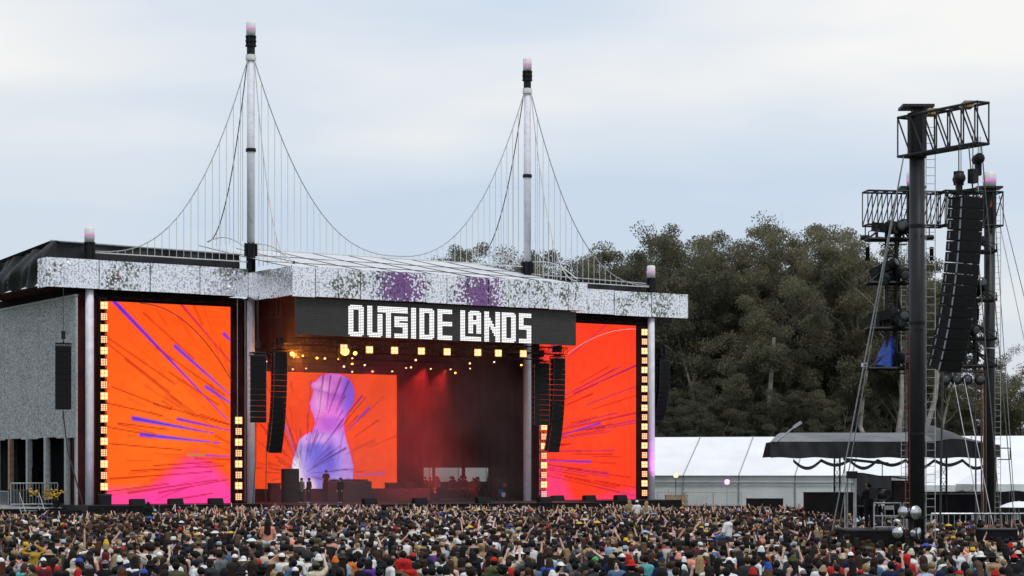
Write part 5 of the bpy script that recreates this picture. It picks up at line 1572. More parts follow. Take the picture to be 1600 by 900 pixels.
# ================================================================== people: continuous bodies grown from joints (surface nets)
class Field:
    def __init__(s, lo, hi, h):
        s.lo, s.h = np.array(lo, float), h
        s.n = np.ceil((np.array(hi) - s.lo) / h).astype(int) + 1
        s.D = np.full(s.n, 0.3)
        s.ax = [s.lo[i] + h * np.arange(s.n[i]) for i in range(3)]
    def sub(s, mn, mx, pad):
        a = np.clip(((mn - pad - s.lo) / s.h).astype(int), 0, s.n - 1)
        b = np.clip(((mx + pad - s.lo) / s.h).astype(int) + 2, 1, s.n)
        sl = tuple(slice(a[i], b[i]) for i in range(3))
        X = np.meshgrid(*[s.ax[i][sl[i]] for i in range(3)], indexing='ij')
        return sl, np.stack(X, -1)
    def cap(s, a, b, ra, rb=None, k=.03, sc=(1, 1, 1), cut=False):
        """tapered capsule, optionally flattened by sc; cut=True carves it away"""
        rb = ra if rb is None else rb
        a, b, sc = np.array(a, float), np.array(b, float), np.array(sc, float)
        m = max(ra, rb) / sc.min()
        sl, P = s.sub(np.minimum(a, b), np.maximum(a, b), m + .09)
        P = P * sc; A, B = a * sc, b * sc
        d = B - A; L2 = max((d ** 2).sum(), 1e-9)
        t = np.clip(((P - A) @ d) / L2, 0, 1)
        f = np.linalg.norm(P - A - t[..., None] * d, axis=-1) - (ra + (rb - ra) * t)
        o = s.D[sl]
        if cut: s.D[sl] = np.maximum(o, -f)
        else:
            h_ = np.maximum(k - np.abs(o - f), 0) / k
            s.D[sl] = np.minimum(o, f) - h_ * h_ * k * .25
        return s
    def clip(s, fn):
        X = np.meshgrid(*s.ax, indexing='ij')
        s.D = np.maximum(s.D, fn(*X))
        return s
    def mesh(s, name):
        D, n = s.D, s.n
        s_in = D < 0
        acc = np.zeros(tuple(n - 1) + (3,)); cnt = np.zeros(tuple(n - 1))
        off = [(i, j, k) for i in (0, 1) for j in (0, 1) for k in (0, 1)]
        def c(o, A): return A[o[0]:n[0] - 1 + o[0], o[1]:n[1] - 1 + o[1], o[2]:n[2] - 1 + o[2]]
        for p in off:
            for ax in range(3):
                if p[ax]: continue
                q = list(p); q[ax] = 1
                a, b = c(p, D), c(q, D)
                x = (a < 0) != (b < 0)
                t = np.where(x, a / np.where(x, a - b, 1), 0)
                for d in range(3):
                    acc[..., d] += np.where(x, p[d] + (t if d == ax else 0), 0)
                cnt += x
        idx = np.full(tuple(n - 1), -1); m = cnt > 0
        idx[m] = np.arange(m.sum())
        I = np.argwhere(m)
        V = s.lo + s.h * (I + acc[m] / cnt[m][:, None])
        F = []
        for ax in range(3):
            u, v = (ax + 1) % 3, (ax + 2) % 3
            sl0 = [slice(None)] * 3; sl1 = [slice(None)] * 3
            sl0[ax] = slice(0, -1); sl1[ax] = slice(1, None)
            a, b = s_in[tuple(sl0)], s_in[tuple(sl1)]
            E_ = np.argwhere(a != b)
            E_ = E_[(E_[:, u] > 0) & (E_[:, v] > 0) & (E_[:, u] < n[u] - 1) & (E_[:, v] < n[v] - 1)]
            q = []
            for du, dv in ((-1, -1), (0, -1), (0, 0), (-1, 0)):
                w = E_.copy(); w[:, u] += du; w[:, v] += dv
                q.append(idx[w[:, 0], w[:, 1], w[:, 2]])
            q = np.stack(q, 1)
            fl = ~a[E_[:, 0], E_[:, 1], E_[:, 2]]
            q[fl] = q[fl][:, ::-1]
            F.append(q)
        F = np.concatenate(F)
        F = F[(F >= 0).all(1)]
        me = bpy.data.meshes.new(name)
        me.vertices.add(len(V)); me.vertices.foreach_set('co', V.astype(np.float32).ravel())
        me.loops.add(4 * len(F)); me.loops.foreach_set('vertex_index', F.astype(np.int32).ravel())
        me.polygons.add(len(F)); me.polygons.foreach_set('loop_start', np.arange(0, 4 * len(F), 4, dtype=np.int32))
        me.polygons.foreach_set('use_smooth', np.ones(len(F), bool))
        me.update(calc_edges=True)
        return me, V

ARMS = {  # pose -> (left elbow, left wrist), (right elbow, right wrist); x mirrored for the left side
 'down': (((-.235, -.01, 1.13), (-.215, .10, .91)), ((.235, -.01, 1.13), (.215, .10, .91))),
 'one_up': (((-.235, .0, 1.13), (-.19, .16, .98)), ((.30, .06, 1.56), (.27, .16, 1.83))),
 'both_up': (((-.31, .05, 1.54), (-.24, .12, 1.81)), ((.30, .06, 1.57), (.22, .14, 1.84))),
 'phone': (((-.24, .10, 1.17), (-.10, .27, 1.26)), ((.24, .20, 1.32), (.10, .33, 1.56))),
 'hands_on_head': (((-.37, .04, 1.52), (-.15, .0, 1.68)), ((.37, .04, 1.52), (.15, .0, 1.68))),
 'sitting': (((-.26, .05, 1.14), (-.16, .22, 1.02)), ((.26, .05, 1.14), (.16, .22, 1.02))),
}
def legs(pose):
    if pose == 'sitting':
        return [(((s * .09, 0, .92), (s * .15, .38, .93)), ((s * .15, .38, .93), (s * .13, .36, .52)), ((s * .13, .36, .52), (s * .13, .46, .46))) for s in (-1, 1)]
    return [(((s * .09, 0, .92), (s * .105, .02, .50)), ((s * .105, .02, .50), (s * .105, -.02, .09)), ((s * .105, -.02, .07), (s * .12, .13, .045))) for s in (-1, 1)]
def field_for(pose, h):
    up = pose in ('one_up', 'both_up')
    return Field((-.50, -.30, -.03), (.50, .58, 2.10 if up else 1.86), h)
def body(pose):
    f = field_for(pose, .0135)
    f.cap((0, 0, .96), (0, 0, 1.16), .145, .128, sc=(1, 1.42, 1))
    f.cap((0, 0, 1.14), (0, .0, 1.32), .130, .158, sc=(1, 1.40, 1), k=.06)
    f.cap((-.10, 0, 1.40), (.10, 0, 1.40), .075, k=.06)
    f.cap((0, -.01, 1.40), (0, .005, 1.53), .058, .052, k=.05)
    for lg in legs(pose):
        (a, b), (c_, d), (e0, e1) = lg
        f.cap(a, b, .085, .058, k=.04); f.cap(c_, d, .056, .040, k=.03); f.cap(e0, e1, .042, .034, k=.02)
    for s, (el, wr) in zip((-1, 1), ARMS[pose]):
        sh = np.array((s * .175, 0, 1.405)); el = np.array(el); wr = np.array(wr)
        f.cap(sh, el, .052, .041, k=.05); f.cap(el, wr, .041, .027, k=.02)
        d = (wr - el) / np.linalg.norm(wr - el)
        side = np.cross(d, (0, 1, 0.2)); side /= np.linalg.norm(side)
        nrm = np.cross(side, d)
        pe = wr + d * .085
        f.cap(wr + side * .012, pe + side * .02, .022, .021, k=.015); f.cap(wr - side * .012, pe - side * .02, .022, .021, k=.015)
        for q, ln in ((-.033, .062), (-.011, .078), (.011, .074), (.033, .06)):
            b0 = pe + side * q; m_ = b0 + d * ln * .55 + side * q * .25; e1 = m_ + d * ln * .5 + nrm * .016 + side * q * .15
            f.cap(b0, m_, .0105, .010, k=.006); f.cap(m_, e1, .010, .0085, k=.005)
        th = wr + d * .03 - side * .03 * s * (-1 if s > 0 else 1)
        f.cap(th, th + d * .04 + side * (.035 * (1 if s > 0 else 1)) * (1 if ((th - wr) @ side) > 0 else -1), .012, .010, k=.008)
    # head: skull, jaw, nose, ears, brow
    f.cap((0, -.005, 1.635), (0, .018, 1.625), .088, .080, k=.03, sc=(1.12, 1, .92))
    f.cap((0, .035, 1.565), (0, .045, 1.545), .050, .040, k=.04)
    f.cap((0, .098, 1.625), (0, .118, 1.597), .011, .016, k=.012)
    f.cap((-.035, .088, 1.646), (.035, .088, 1.646), .014, k=.012)
    for s in (-1, 1):
        f.cap((s * .030, .112, 1.626), (s * .030, .112, 1.626), .014, cut=True)
        f.cap((s * .082, .0, 1.62), (s * .086, -.008, 1.60), .018, .013, k=.008, sc=(1.6, 1, 1))
    f.cap((-.018, .092, 1.562), (.018, .092, 1.562), .009, .009, k=.01)
    me, V = f.mesh('person')
    paint = np.zeros(len(V), np.float32)
    for s in (-1, 1):
        e_ = np.hypot(V[:, 0] - s * .030, V[:, 2] - 1.627)
        paint = np.maximum(paint, ((e_ < .016) & (V[:, 1] > .06)) * 1.0)
        paint = np.maximum(paint, ((np.abs(V[:, 0] - s * .032) < .02) & (np.abs(V[:, 2] - 1.652) < .007) & (V[:, 1] > .06)) * .8)
    paint = np.maximum(paint, ((np.abs(V[:, 0]) < .026) & (np.abs(V[:, 2] - 1.562) < .009) & (V[:, 1] > .07)) * .55)
    a = me.attributes.new('face_paint', 'FLOAT', 'POINT'); a.data.foreach_set('value', paint)
    return me
def shirt(pose, kind):
    f = field_for(pose, .019)
    g = .022 if kind != 'long' else .034
    lowz = .80 if pose != 'sitting' else .93
    f.cap((0, 0, lowz + .1), (0, 0, 1.16), .150 + g, .136 + g, sc=(1, 1.36, 1))
    f.cap((0, 0, 1.14), (0, 0, 1.32), .134 + g, .160 + g, sc=(1, 1.36, 1), k=.06)
    if kind != 'tank': f.cap((-.11, 0, 1.395), (.11, 0, 1.395), .078 + g * .6, k=.06)
    for s, (el, wr) in zip((-1, 1), ARMS[pose]):
        sh = np.array((s * .175, 0, 1.40)); el = np.array(el); wr = np.array(wr)
        if kind == 'tee': f.cap(sh, sh + (el - sh) * .62, .062 + g * .4, .060 + g * .6, k=.05)
        elif kind == 'long':
            f.cap(sh, el, .064 + g * .5, .054 + g * .5, k=.05); f.cap(el, wr - (wr - el) * .06, .054 + g * .4, .044 + g * .3, k=.03)
        else: f.cap((s * .10, -.02, 1.34), (s * .085, -.01, 1.445), .045, .034, k=.03)
    if kind == 'long': f.cap((0, -.07, 1.46), (0, -.10, 1.40), .070, .085, k=.05, sc=(.75, 1, 1))
    f.cap((0, .03, 1.50), (0, .02, 1.56), .066, .078, cut=True)
    f.clip(lambda X, Y, Z: lowz + .008 * np.sin(X * 30) - Z)
    return f.mesh('shirt')[0]
def trousers(pose):
    f = field_for(pose, .022)
    f.cap((0, 0, .96), (0, 0, .99), .150, .150, sc=(1, 1.3, 1))
    for (a, b), (c_, d), _ in legs(pose):
        f.cap(a, b, .108, .083, k=.05); f.cap(c_, d, .082, .066, k=.03)
    f.clip(lambda X, Y, Z: Z - 1.06)
    return f.mesh('trousers')[0]
def headgear(kind):
    f = Field((-.30, -.38, .95), (.30, .34, 1.93), .0135)
    hd = dict(k=.02, sc=(1.08, 1, .92))
    skull = lambda g: f.cap((0, -.008, 1.642), (0, .012, 1.638), .088 + g, .082 + g, **hd)
    if kind in ('short_hair', 'long_hair', 'ponytail', 'curly_hair', 'bun'):
        g = {'curly_hair': .050}.get(kind, .017)
        skull(g)
        if kind == 'curly_hair':
            r_ = random.Random(3)
            for _ in range(26):
                a, b = r_.uniform(0, 6.28), r_.uniform(-.5, 1.4)
                p = (.13 * math.cos(a) * math.cos(b), -.02 + .13 * math.sin(a) * math.cos(b), 1.66 + .12 * math.sin(b))
                f.cap(p, p, .035, k=.02)
        if kind == 'long_hair':
            f.cap((-.05, -.055, 1.62), (-.075, -.115, 1.26), .062, .050, k=.04, sc=(1, 1.3, 1)); f.cap((.05, -.055, 1.62), (.075, -.115, 1.24), .062, .050, k=.04, sc=(1, 1.3, 1))
            f.cap((0, -.075, 1.60), (0, -.14, 1.20), .062, .04, k=.05)
        if kind == 'ponytail': f.cap((0, -.10, 1.70), (0, -.14, 1.68), .03, .035, k=.02); f.cap((0, -.14, 1.68), (.01, -.16, 1.38), .035, .018, k=.02)
        if kind == 'bun': f.cap((0, -.07, 1.75), (0, -.075, 1.77), .045, k=.02)
        # open the face
        f.cap((0, .13, 1.60), (0, .13, 1.52), .078, .12, cut=True)
        f.cap((0, .12, 1.655), (0, .12, 1.60), .050, .07, cut=True)
        if kind != 'long_hair': f.clip(lambda X, Y, Z: (1.535 if kind != 'ponytail' else 1.38) - Z + np.clip(Y, -.05, .1) * .6 * (kind != 'ponytail'))
    if kind in ('cap', 'cap_back'):
        skull(.020); f.clip(lambda X, Y, Z: 1.655 - Z - .10 * np.clip(-Y if kind == 'cap' else Y, -.1, .1))
        s = 1 if kind == 'cap' else -1
        f.cap((-.04, s * .10, 1.667), (.04, s * .10, 1.667), .05, k=.01, sc=(1, .62, 4.2))
        f.cap((0, 0, 1.752), (0, 0, 1.752), .012, k=.008)
    if kind == 'bucket_hat':
        f.cap((0, 0, 1.70), (0, 0, 1.72), .098, .090, k=.02)
        f.cap((0, 0, 1.655), (0, 0, 1.66), .16, k=.03, sc=(1, 1, 5.5)); f.cap((0, 0, 1.52), (0, 0, 1.60), .083, cut=True)
    if kind == 'beanie':
        skull(.026); f.cap((0, -.03, 1.74), (0, -.035, 1.76), .062, k=.05)
        f.cap((0, -.01, 1.655), (0, .0, 1.655), .106, .10, k=.01, sc=(1.05, 1, 3.2))
        f.clip(lambda X, Y, Z: 1.628 - Z - .12 * np.clip(-Y, -.1, .1))
    if kind == 'hood':
        f.cap((0, -.02, 1.63), (0, .01, 1.63), .128, .115, k=.03, sc=(1.05, 1, .9)); f.cap((0, -.03, 1.50), (0, -.03, 1.42), .105, .125, k=.05, sc=(.9, 1, 1))
        f.cap((0, .15, 1.62), (0, .13, 1.56), .088, .080, cut=True); f.cap((0, .06, 1.62), (0, .06, 1.54), .083, .07, cut=True)
        f.clip(lambda X, Y, Z: 1.36 - Z)
    return f.mesh({'cap': 'cap', 'cap_back': 'cap', 'bucket_hat': 'hat', 'beanie': 'beanie', 'hood': 'hood'}.get(kind, 'hair'))[0]
def backpack_mesh():
    f = Field((-.22, -.36, .85), (.22, .16, 1.50), .018)
    f.cap((0, -.19, 1.02), (0, -.18, 1.28), .125, .115, k=.03, sc=(1, 1.35, 1)); f.cap((0, -.26, 1.02), (0, -.255, 1.10), .075, .07, k=.02, sc=(1, 1.3, 1))
    for s in (-1, 1): f.cap((s * .10, -.15, 1.36), (s * .105, .0, 1.46), .022, k=.02); f.cap((s * .105, .0, 1.46), (s * .11, .12, 1.36), .022, k=.02)
    return f.mesh('backpack')[0]

POSES = list(ARMS)
BODY = {p: body(p) for p in POSES}
SHIRT = {(p, k): shirt(p, k) for p in POSES for k in ('tee', 'long', 'tank') if not (p == 'sitting' and k == 'tank')}
TROU = {'stand': trousers('down'), 'sitting': trousers('sitting')}
HEAD = {k: headgear(k) for k in ('short_hair', 'long_hair', 'ponytail', 'curly_hair', 'bun', 'cap', 'cap_back', 'bucket_hat', 'beanie', 'hood')}
PACK = backpack_mesh()
PHONE = MB().box((.10, .36, 1.66), (.08, .012, .16)).mesh('phone')

SKIN = [(.62, .41, .32), (.54, .345, .265), (.46, .28, .205), (.34, .20, .14), (.21, .115, .078), (.095, .052, .036), (.66, .46, .38)]
def skin_mat(i):
    nm = 'skin_%d' % i
    if nm in M: return M[nm]
    m = mat(nm, SKIN[i], .5, var=.10, scale=12, spec=.35)
    n = m.node_tree; b = n.nodes['Principled BSDF']
    src = b.inputs['Base Color'].links[0].from_socket
    mx = n.nodes.new('ShaderNodeMix'); mx.data_type = 'RGBA'
    at = n.nodes.new('ShaderNodeAttribute'); at.attribute_name = 'face_paint'
    n.links.new(at.outputs['Fac'], mx.inputs[0]); n.links.new(src, mx.inputs[6]); mx.inputs[7].default_value = (.03, .014, .012, 1)
    n.links.new(mx.outputs[2], b.inputs['Base Color'])
    return m
CLOTH = {'black': (.012, .012, .014), 'charcoal': (.035, .036, .04), 'grey': (.15, .15, .155), 'white': (.68, .68, .67), 'cream': (.55, .48, .36), 'navy': (.015, .022, .06), 'denim blue': (.09, .15, .25), 'pale blue': (.32, .43, .55),
         'red': (.42, .02, .018), 'maroon': (.11, .015, .022), 'orange': (.62, .16, .03), 'salmon': (.70, .28, .20), 'yellow': (.62, .42, .04), 'mustard': (.40, .24, .03), 'olive': (.075, .075, .035), 'forest green': (.025, .07, .035), 'teal': (.10, .36, .40),
         'purple': (.12, .04, .28), 'pink': (.60, .26, .32), 'tan': (.34, .23, .14), 'brown': (.11, .06, .035), 'bright green': (.05, .36, .14), 'royal blue': (.03, .07, .36), 'lavender': (.42, .36, .58)}
def cloth_mat(c):
    nm = 'cloth_' + c
    return M.get(nm) or mat(nm, CLOTH[c], .85, var=.18, scale=9, spec=.15, bump=.35, bscale=9)
HAIRC = {'black': (.006, .0055, .0055), 'dark brown': (.014, .0085, .006), 'brown': (.036, .020, .012), 'light brown': (.10, .06, .033), 'blonde': (.32, .22, .11), 'auburn': (.07, .024, .012), 'grey': (.2, .19, .18)}
def hair_mat(c):
    nm = 'hair_' + c
    return M.get(nm) or mat(nm, HAIRC[c], .6, var=.4, scale=26, spec=.15, bump=.5, bscale=40)

def person(loc, rz, s, spec, label, group):
    pose = spec['pose']
    o = inst(BODY[pose], 'person', None, loc, (0, 0, rz), skin_mat(spec['skin']), (s * spec.get('w', 1), s * spec.get('w', 1), s))
    tag(o, label, 'person', group)
    inst(SHIRT[(pose, spec['cut'])], spec.get('top_name', 'shirt'), o, mat=cloth_mat(spec['top']))
    inst(TROU['sitting' if pose == 'sitting' else 'stand'], 'trousers', o, mat=cloth_mat(spec.get('legs', 'black')))
    h = spec['head']
    if h in ('cap', 'cap_back', 'bucket_hat', 'beanie'):
        inst(HEAD[spec.get('under', 'short_hair')], 'hair', o, mat=hair_mat(spec['hair']), scale=(1, 1, .985))
        inst(HEAD[h], {'bucket_hat': 'hat', 'beanie': 'beanie'}.get(h, 'cap'), o, mat=cloth_mat(spec['hat']), scale=(1.02, 1.02, 1.002))
    elif h == 'hood':
        inst(HEAD['hood'], 'hood', o, mat=cloth_mat(spec['top']))
        inst(HEAD['short_hair'], 'hair', o, mat=hair_mat(spec['hair']))
    elif h != 'bald':
        inst(HEAD[h], 'hair', o, mat=hair_mat(spec['hair']))
    if spec.get('pack'): inst(PACK, 'backpack', o, mat=cloth_mat(spec['pack']))
    if pose == 'phone': inst(PHONE, 'phone', o, mat=M['phone'])
    return o

def head_y(px, py, zt=1.74):
    Y = 3200 * (CAM_H - zt) / (py - 735.0)
    return px2x(px, Y), Y
TAKEN = []      # (x, y, radius) already occupied on the field
LABELS = set()
G_CROWD = 'people in the nearest rows of the crowd'
def hero(px, py, spec, label, rz=0.0, s=1.0):
    x, y = head_y(px, py, 1.74 * s)
    sp = dict(pose='down', cut='tee', skin=1, hair='dark brown', head='short_hair', top='black'); sp.update(spec)
    person((x, y, 0), rz, s, sp, label, G_CROWD)
    TAKEN.append((x, y, .42)); LABELS.add(label)
hero(637, 875, dict(cut='long', head='hood', top='red', top_name='hoodie'), 'person in a bright red hoodie with the hood up at the bottom edge', .1)
hero(930, 871, dict(head='cap', hat='bright green', top='black'), 'person in a bright green cap and black T-shirt', .2)
hero(52, 852, dict(pose='hands_on_head', cut='long', top='mustard', hair='black', top_name='sweater'), 'person in a mustard sweater with both hands on the head at the left', .1)
hero(166, 846, dict(head='beanie', hat='yellow', cut='long', top='cream', hair='blonde', under='long_hair'), 'long haired person in a yellow beanie below the left lamp column', 0)
hero(99, 838, dict(top='orange', cut='tee', hair='black', skin=4), 'dark haired person in a bright orange T-shirt below the yellow flowers', 0)
hero(208, 850, dict(top='salmon', cut='tee', hair='brown', w=1.12), 'broad person in a salmon T-shirt below the left screen', .2)
hero(192, 858, dict(top='charcoal', pack='grey', cut='long', hair='brown'), 'person with a grey backpack beside the one in salmon', 0)
hero(972, 866, dict(head='cap', hat='white', top='navy', under='short_hair'), 'person in a white cap and navy top below the right screen', .4)
hero(978, 843, dict(head='bucket_hat', hat='yellow', top='pale blue'), 'person in a yellow bucket hat below the right screen', .1)
hero(1009, 868, dict(top='teal', cut='tee', hair='black'), 'person in a teal T-shirt below the right screen', -.3)
hero(505, 866, dict(cut='long', top='grey', pack='charcoal', head='cap', hat='grey'), 'person in a grey jacket and cap with a charcoal backpack', .2)
hero(524, 873, dict(cut='long', top='olive', head='beanie', hat='orange'), 'person in an orange beanie and olive jacket', -.1)
hero(459, 874, dict(cut='long', top='denim blue', hair='black'), 'person in a denim blue jacket below the hanging speakers', .1)
hero(402, 861, dict(top='red', cut='tee', head='cap', hat='black', skin=2), 'person in a red T-shirt and black cap facing sideways', 1.9)
hero(670, 872, dict(top='white', cut='tee', head='cap', hat='navy', pack=None), 'person in a white T-shirt and navy cap next to the red hoodie', .2)
hero(577, 874, dict(cut='long', top='purple', head='long_hair', hair='black'), 'long haired person in a purple top at the bottom edge', -.3)
hero(610, 872, dict(top='white', cut='tee', hair='black', head='cap', hat='black'), 'person in a white T-shirt and black cap left of the red hoodie', -1.2)
hero(645, 865, dict(top='black', head='cap', hat='red'), 'person in a red cap right of the red hoodie', 1.2)
hero(545, 866, dict(top='orange', cut='long', hair='black', head='curly_hair'), 'curly haired person in an orange top below the lit sign', .5)
hero(1526, 826, dict(cut='long', top='mustard', head='cap', hat='olive'), 'person in a mustard hoodie and olive cap below the far mast', .3)
hero(1578, 851, dict(top='charcoal', head='beanie', hat='red', cut='long'), 'person in a red beanie at the right picture edge', .3)
hero(225, 890, dict(top='navy', head='cap', hat='royal blue'), 'person in a royal blue cap at the bottom edge below the left screen', .1)
hero(116, 874, dict(cut='long', top='cream', head='hood'), 'person in a cream hood up below the left lamp column', .3)
hero(78, 806, dict(top='bright green', cut='tee', hair='black'), 'person in a bright green vest under the scrim wall', 0)
hero(440, 866, dict(pose='hands_on_head', cut='tank', top='white', head='long_hair', hair='light brown'), 'person in a white tank top shading the eyes with both hands', 2.9)
hero(1330, 872, dict(pose='down', cut='tank', top='maroon', head='long_hair', hair='dark brown'), 'long haired person in a maroon tank top below the camera riser', .4)
hero(1350, 826, dict(pose='one_up', cut='tee', top='charcoal', hair='black'), 'person raising one bare arm before the black camera riser', .2)
hero(1238, 866, dict(pose='both_up', cut='tank', top='white', head='short_hair', hair='black'), 'person in a white tank top with both arms up below the marquee', 0)
hero(858, 872, dict(cut='long', top='royal blue', head='long_hair', hair='brown'), 'long haired person in a royal blue top below the second mast', .2)
hero(1480, 868, dict(top='white', cut='tee', hair='black', w=1.1), 'broad person in a white T-shirt below the slanting speaker column', .1)
hero(1060, 868, dict(head='beanie', hat='salmon', top='white', cut='tee'), 'person in a salmon beanie and white T-shirt below the right corner pole', 0)

# people riding on shoulders
def rider(px, py, spec, label, under, rz=0.0):
    Y = 3200 * (CAM_H - 2.48) / (py - 735.0)
    x = px2x(px, Y)
    sp = dict(pose='sitting', cut='tee', skin=0, hair='brown', head='long_hair', top='black', legs='denim blue'); sp.update(spec)
    person((x - math.sin(-rz) * 0, Y - .10, .74), rz, 1.0, sp, label, 'people riding on shoulders')
    c_ = dict(pose='down', cut='tee', skin=rng.integers(0, 4), hair='black', head='short_hair', top=random.choice(['black', 'grey', 'navy', 'olive']))
    person((x, Y, 0), rz, 1.0, c_, 'carrier under the ' + under, 'people carrying riders')
    TAKEN.append((x, Y, .45)); LABELS.add(label)
rider(419, 811, dict(cut='tee', top='salmon', head='long_hair', hair='dark brown', legs='white'), 'person in a salmon top on shoulders in front of the hanging speakers', 'rider in salmon before the hanging speakers')
rider(1137, 806, dict(cut='long', top='white', hair='black', head='short_hair', skin=2), 'person in a white shirt on shoulders before the marquee', 'rider in white before the marquee', .9)
rider(983, 781, dict(cut='tee', top='tan', head='long_hair', hair='blonde'), 'blonde rider on shoulders furthest left of the three riders below the right screen', 'leftmost of three riders below the right screen', .3)
rider(995, 782, dict(cut='tee', top='white', head='cap', hat='white', hair='brown', legs='pale blue'), 'person in a white top and cap on shoulders at the right screen corner', 'rider in a white cap at the right screen corner', .2)
rider(1010, 783, dict(cut='tee', top='cream', head='long_hair', hair='blonde'), 'blonde person in a cream top on shoulders below the right corner pole', 'blonde rider in cream below the right corner pole', -.3)
rider(232, 784, dict(cut='long', top='black', head='long_hair', hair='black'), 'person in black on shoulders before the left screen', 'rider in black before the left screen', .2)
rider(600, 790, dict(pose='sitting', cut='long', top='charcoal', hair='black', head='curly_hair'), 'curly haired person on shoulders before the back screen', 'curly haired rider before the back screen', .1)

# crew and performers on the stage
def crew(u, v, z, spec, label, face=-1.57, s=1.04):
    sp = dict(pose='down', cut='long', skin=int(rng.integers(0, 6)), hair='black', head='short_hair', top='black'); sp.update(spec)
    person(S(u, v, z), face, s, sp, label, 'people on the stage')
crew(5.6, -3.0, DECK, dict(cut='long', top='black', head='hood'), 'performer in black with a hood in the middle of the stage', 2.6)
crew(9.4, 6.4, DECK + .55, dict(pose='down', cut='tee', top='black', head='cap', hat='black'), 'person behind the mixing desk in front of the back screen', 3.0)
crew(3.0, -2.0, DECK, dict(top='grey'), 'crew member in grey next to the louvred boxes', 2.4)
crew(3.7, -1.8, DECK, dict(top='black'), 'crew member in black right of the one in grey', 2.2)
_where = ['at the left end before the narrow back opening', 'second from the left before the back openings', 'left of the wide back opening', 'before the left half of the wide opening', 'before the middle of the wide opening', 'before the right half of the wide opening', 'between the wide and the right opening', 'left before the right opening', 'before the middle of the right opening', 'right before the right opening', 'at the right end past the openings']
for k in range(11):
    tp = ['black', 'charcoal', 'maroon', 'black', 'navy', 'black', 'charcoal', 'black', 'brown', 'black', 'maroon'][k]
    crew(19.5 + k * .62 + random.uniform(-.15, .15), 8.0 + random.uniform(-.7, .7), DECK, dict(top=tp, head=random.choice(['short_hair', 'cap', 'long_hair', 'beanie', 'curly_hair']), hat='black'), 'dark crew member standing ' + _where[k], 2.5 + random.uniform(-.5, .5), random.uniform(.97, 1.08))
for k, (du, dv, lab) in enumerate([(.3, 1.2, 'half hidden dark crew member behind the left end of the row'), (1.6, 1.4, 'half hidden dark crew member behind the wide opening crew'), (2.9, 1.1, 'half hidden dark crew member behind the middle of the row'), (4.1, 1.3, 'half hidden dark crew member behind the right of the row'), (5.2, 1.2, 'half hidden dark crew member behind the last of the row')]):
    crew(19.5 + du, 8.0 + dv, DECK, dict(top=['black', 'charcoal', 'black', 'navy', 'black'][k], head=['short_hair', 'long_hair', 'cap', 'curly_hair', 'short_hair'][k], hat='black'), lab, 2.5, 1.05)
person((px2x(1463, 99), 100.6, 0), 1.7, 1.08, dict(pose='phone', cut='tee', top='white', skin=4, hair='black', head='short_hair'), 'person in a white T-shirt standing behind the barrier right of the near mast', 'people at the mixing position')
person(fr.location + Vector((.15, 1.4, 1.99)), .2, 1.0, dict(pose='phone', cut='long', top='black', skin=2, hair='black', head='short_hair'), 'camera operator in black on the riser under the hooded tent', 'people at the mixing position')

# ------------------------------------------------------------------ the crowd on the field
OBST = [(PA.x, PA.y, .95), (PB.x, PB.y, 1.0), (PC.x, PC.y, 1.0), (px2x(1424, 72), 72, .5), (px2x(1563, 76), 76.6, 1.0)]
RECT = [(px2x(1322, 77) - .3, px2x(1400, 77) + .4, 76.2, 79.6), (px2x(1378, 84) - 1.6, px2x(1378, 84) + 1.8, 83.4, 86.4), (px2x(1306, 118) - 2, px2x(1306, 118) + 2, 117.5, 120),
        (px2x(1355, 88) - 1.2, px2x(1355, 88) + 1.2, 87.6, 89.6), (px2x(1376, 112) - 1.6, px2x(1376, 112) + 1.6, 111.6, 113.6), (px2x(1452, 100) - .2, 60, 99, 145)]
def stage_v(x, y): return -ST * (x - SX0) + CT * (y - SY0)
def stage_u(x, y): return CT * (x - SX0) + ST * (y - SY0)
def free(x, y):
    for a, b, r_ in OBST:
        if (x - a) ** 2 + (y - b) ** 2 < r_ * r_: return False
    for a, b, r_ in TAKEN:
        if (x - a) ** 2 + (y - b) ** 2 < r_ * r_: return False
    for x0, x1, y0, y1 in RECT:
        if x0 < x < x1 and y0 < y < y1: return False
    if y > 136: return False
    u, v = stage_u(x, y), stage_v(x, y)
    if -.8 < u < HU + .8 and v > -10.2: return False
    if v > -4.0: return False
    if u < -1 and v > -8.5: return False
    if u < -11.5 and y > 116: return False
    return True
pts = []
y = 50.6
while y < 136:
    sp = np.interp(y, [50, 57, 64, 80, 100, 136], [1.42, 1.2, 1.05, .85, .64, .54])
    w = .262 * y
    x = -w + random.uniform(0, sp)
    while x < w:
        px_, py_ = x + random.uniform(-.3, .3) * sp, y + random.uniform(-.42, .42) * sp
        if free(px_, py_): pts.append((px_, py_))
        x += sp * random.uniform(.78, 1.15)
    y += sp * .92
pts = [p for p in pts if abs(p[0] / p[1]) < .256]
pts.sort(key=lambda p: p[1])
NEAR, FAR = pts[:262], pts[262:]
COLS = [(60, 'under the grey scrim wall'), (125, 'under the yellow flowers'), (190, 'below the left lamp column'), (270, 'below the left screen'), (355, 'below the pink dome'), (410, 'below the first tall mast'),
        (480, 'below the hanging speakers'), (540, 'below the performer'), (620, 'below the sign word start'), (700, 'below the sign middle'), (760, 'below the bright back openings'), (815, 'below the sign end'), (870, 'below the second tall mast'),
        (940, 'below the right screen'), (1015, 'below the right lamp column'), (1080, 'below the right corner pole'), (1160, 'below the first marquee bays'), (1240, 'below the third marquee bay'), (1312, 'below the guy ropes'),
        (1402, 'below the camera riser'), (1452, 'below the near black mast'), (1530, 'below the slanting speaker column'), (9999, 'below the far black mast')]
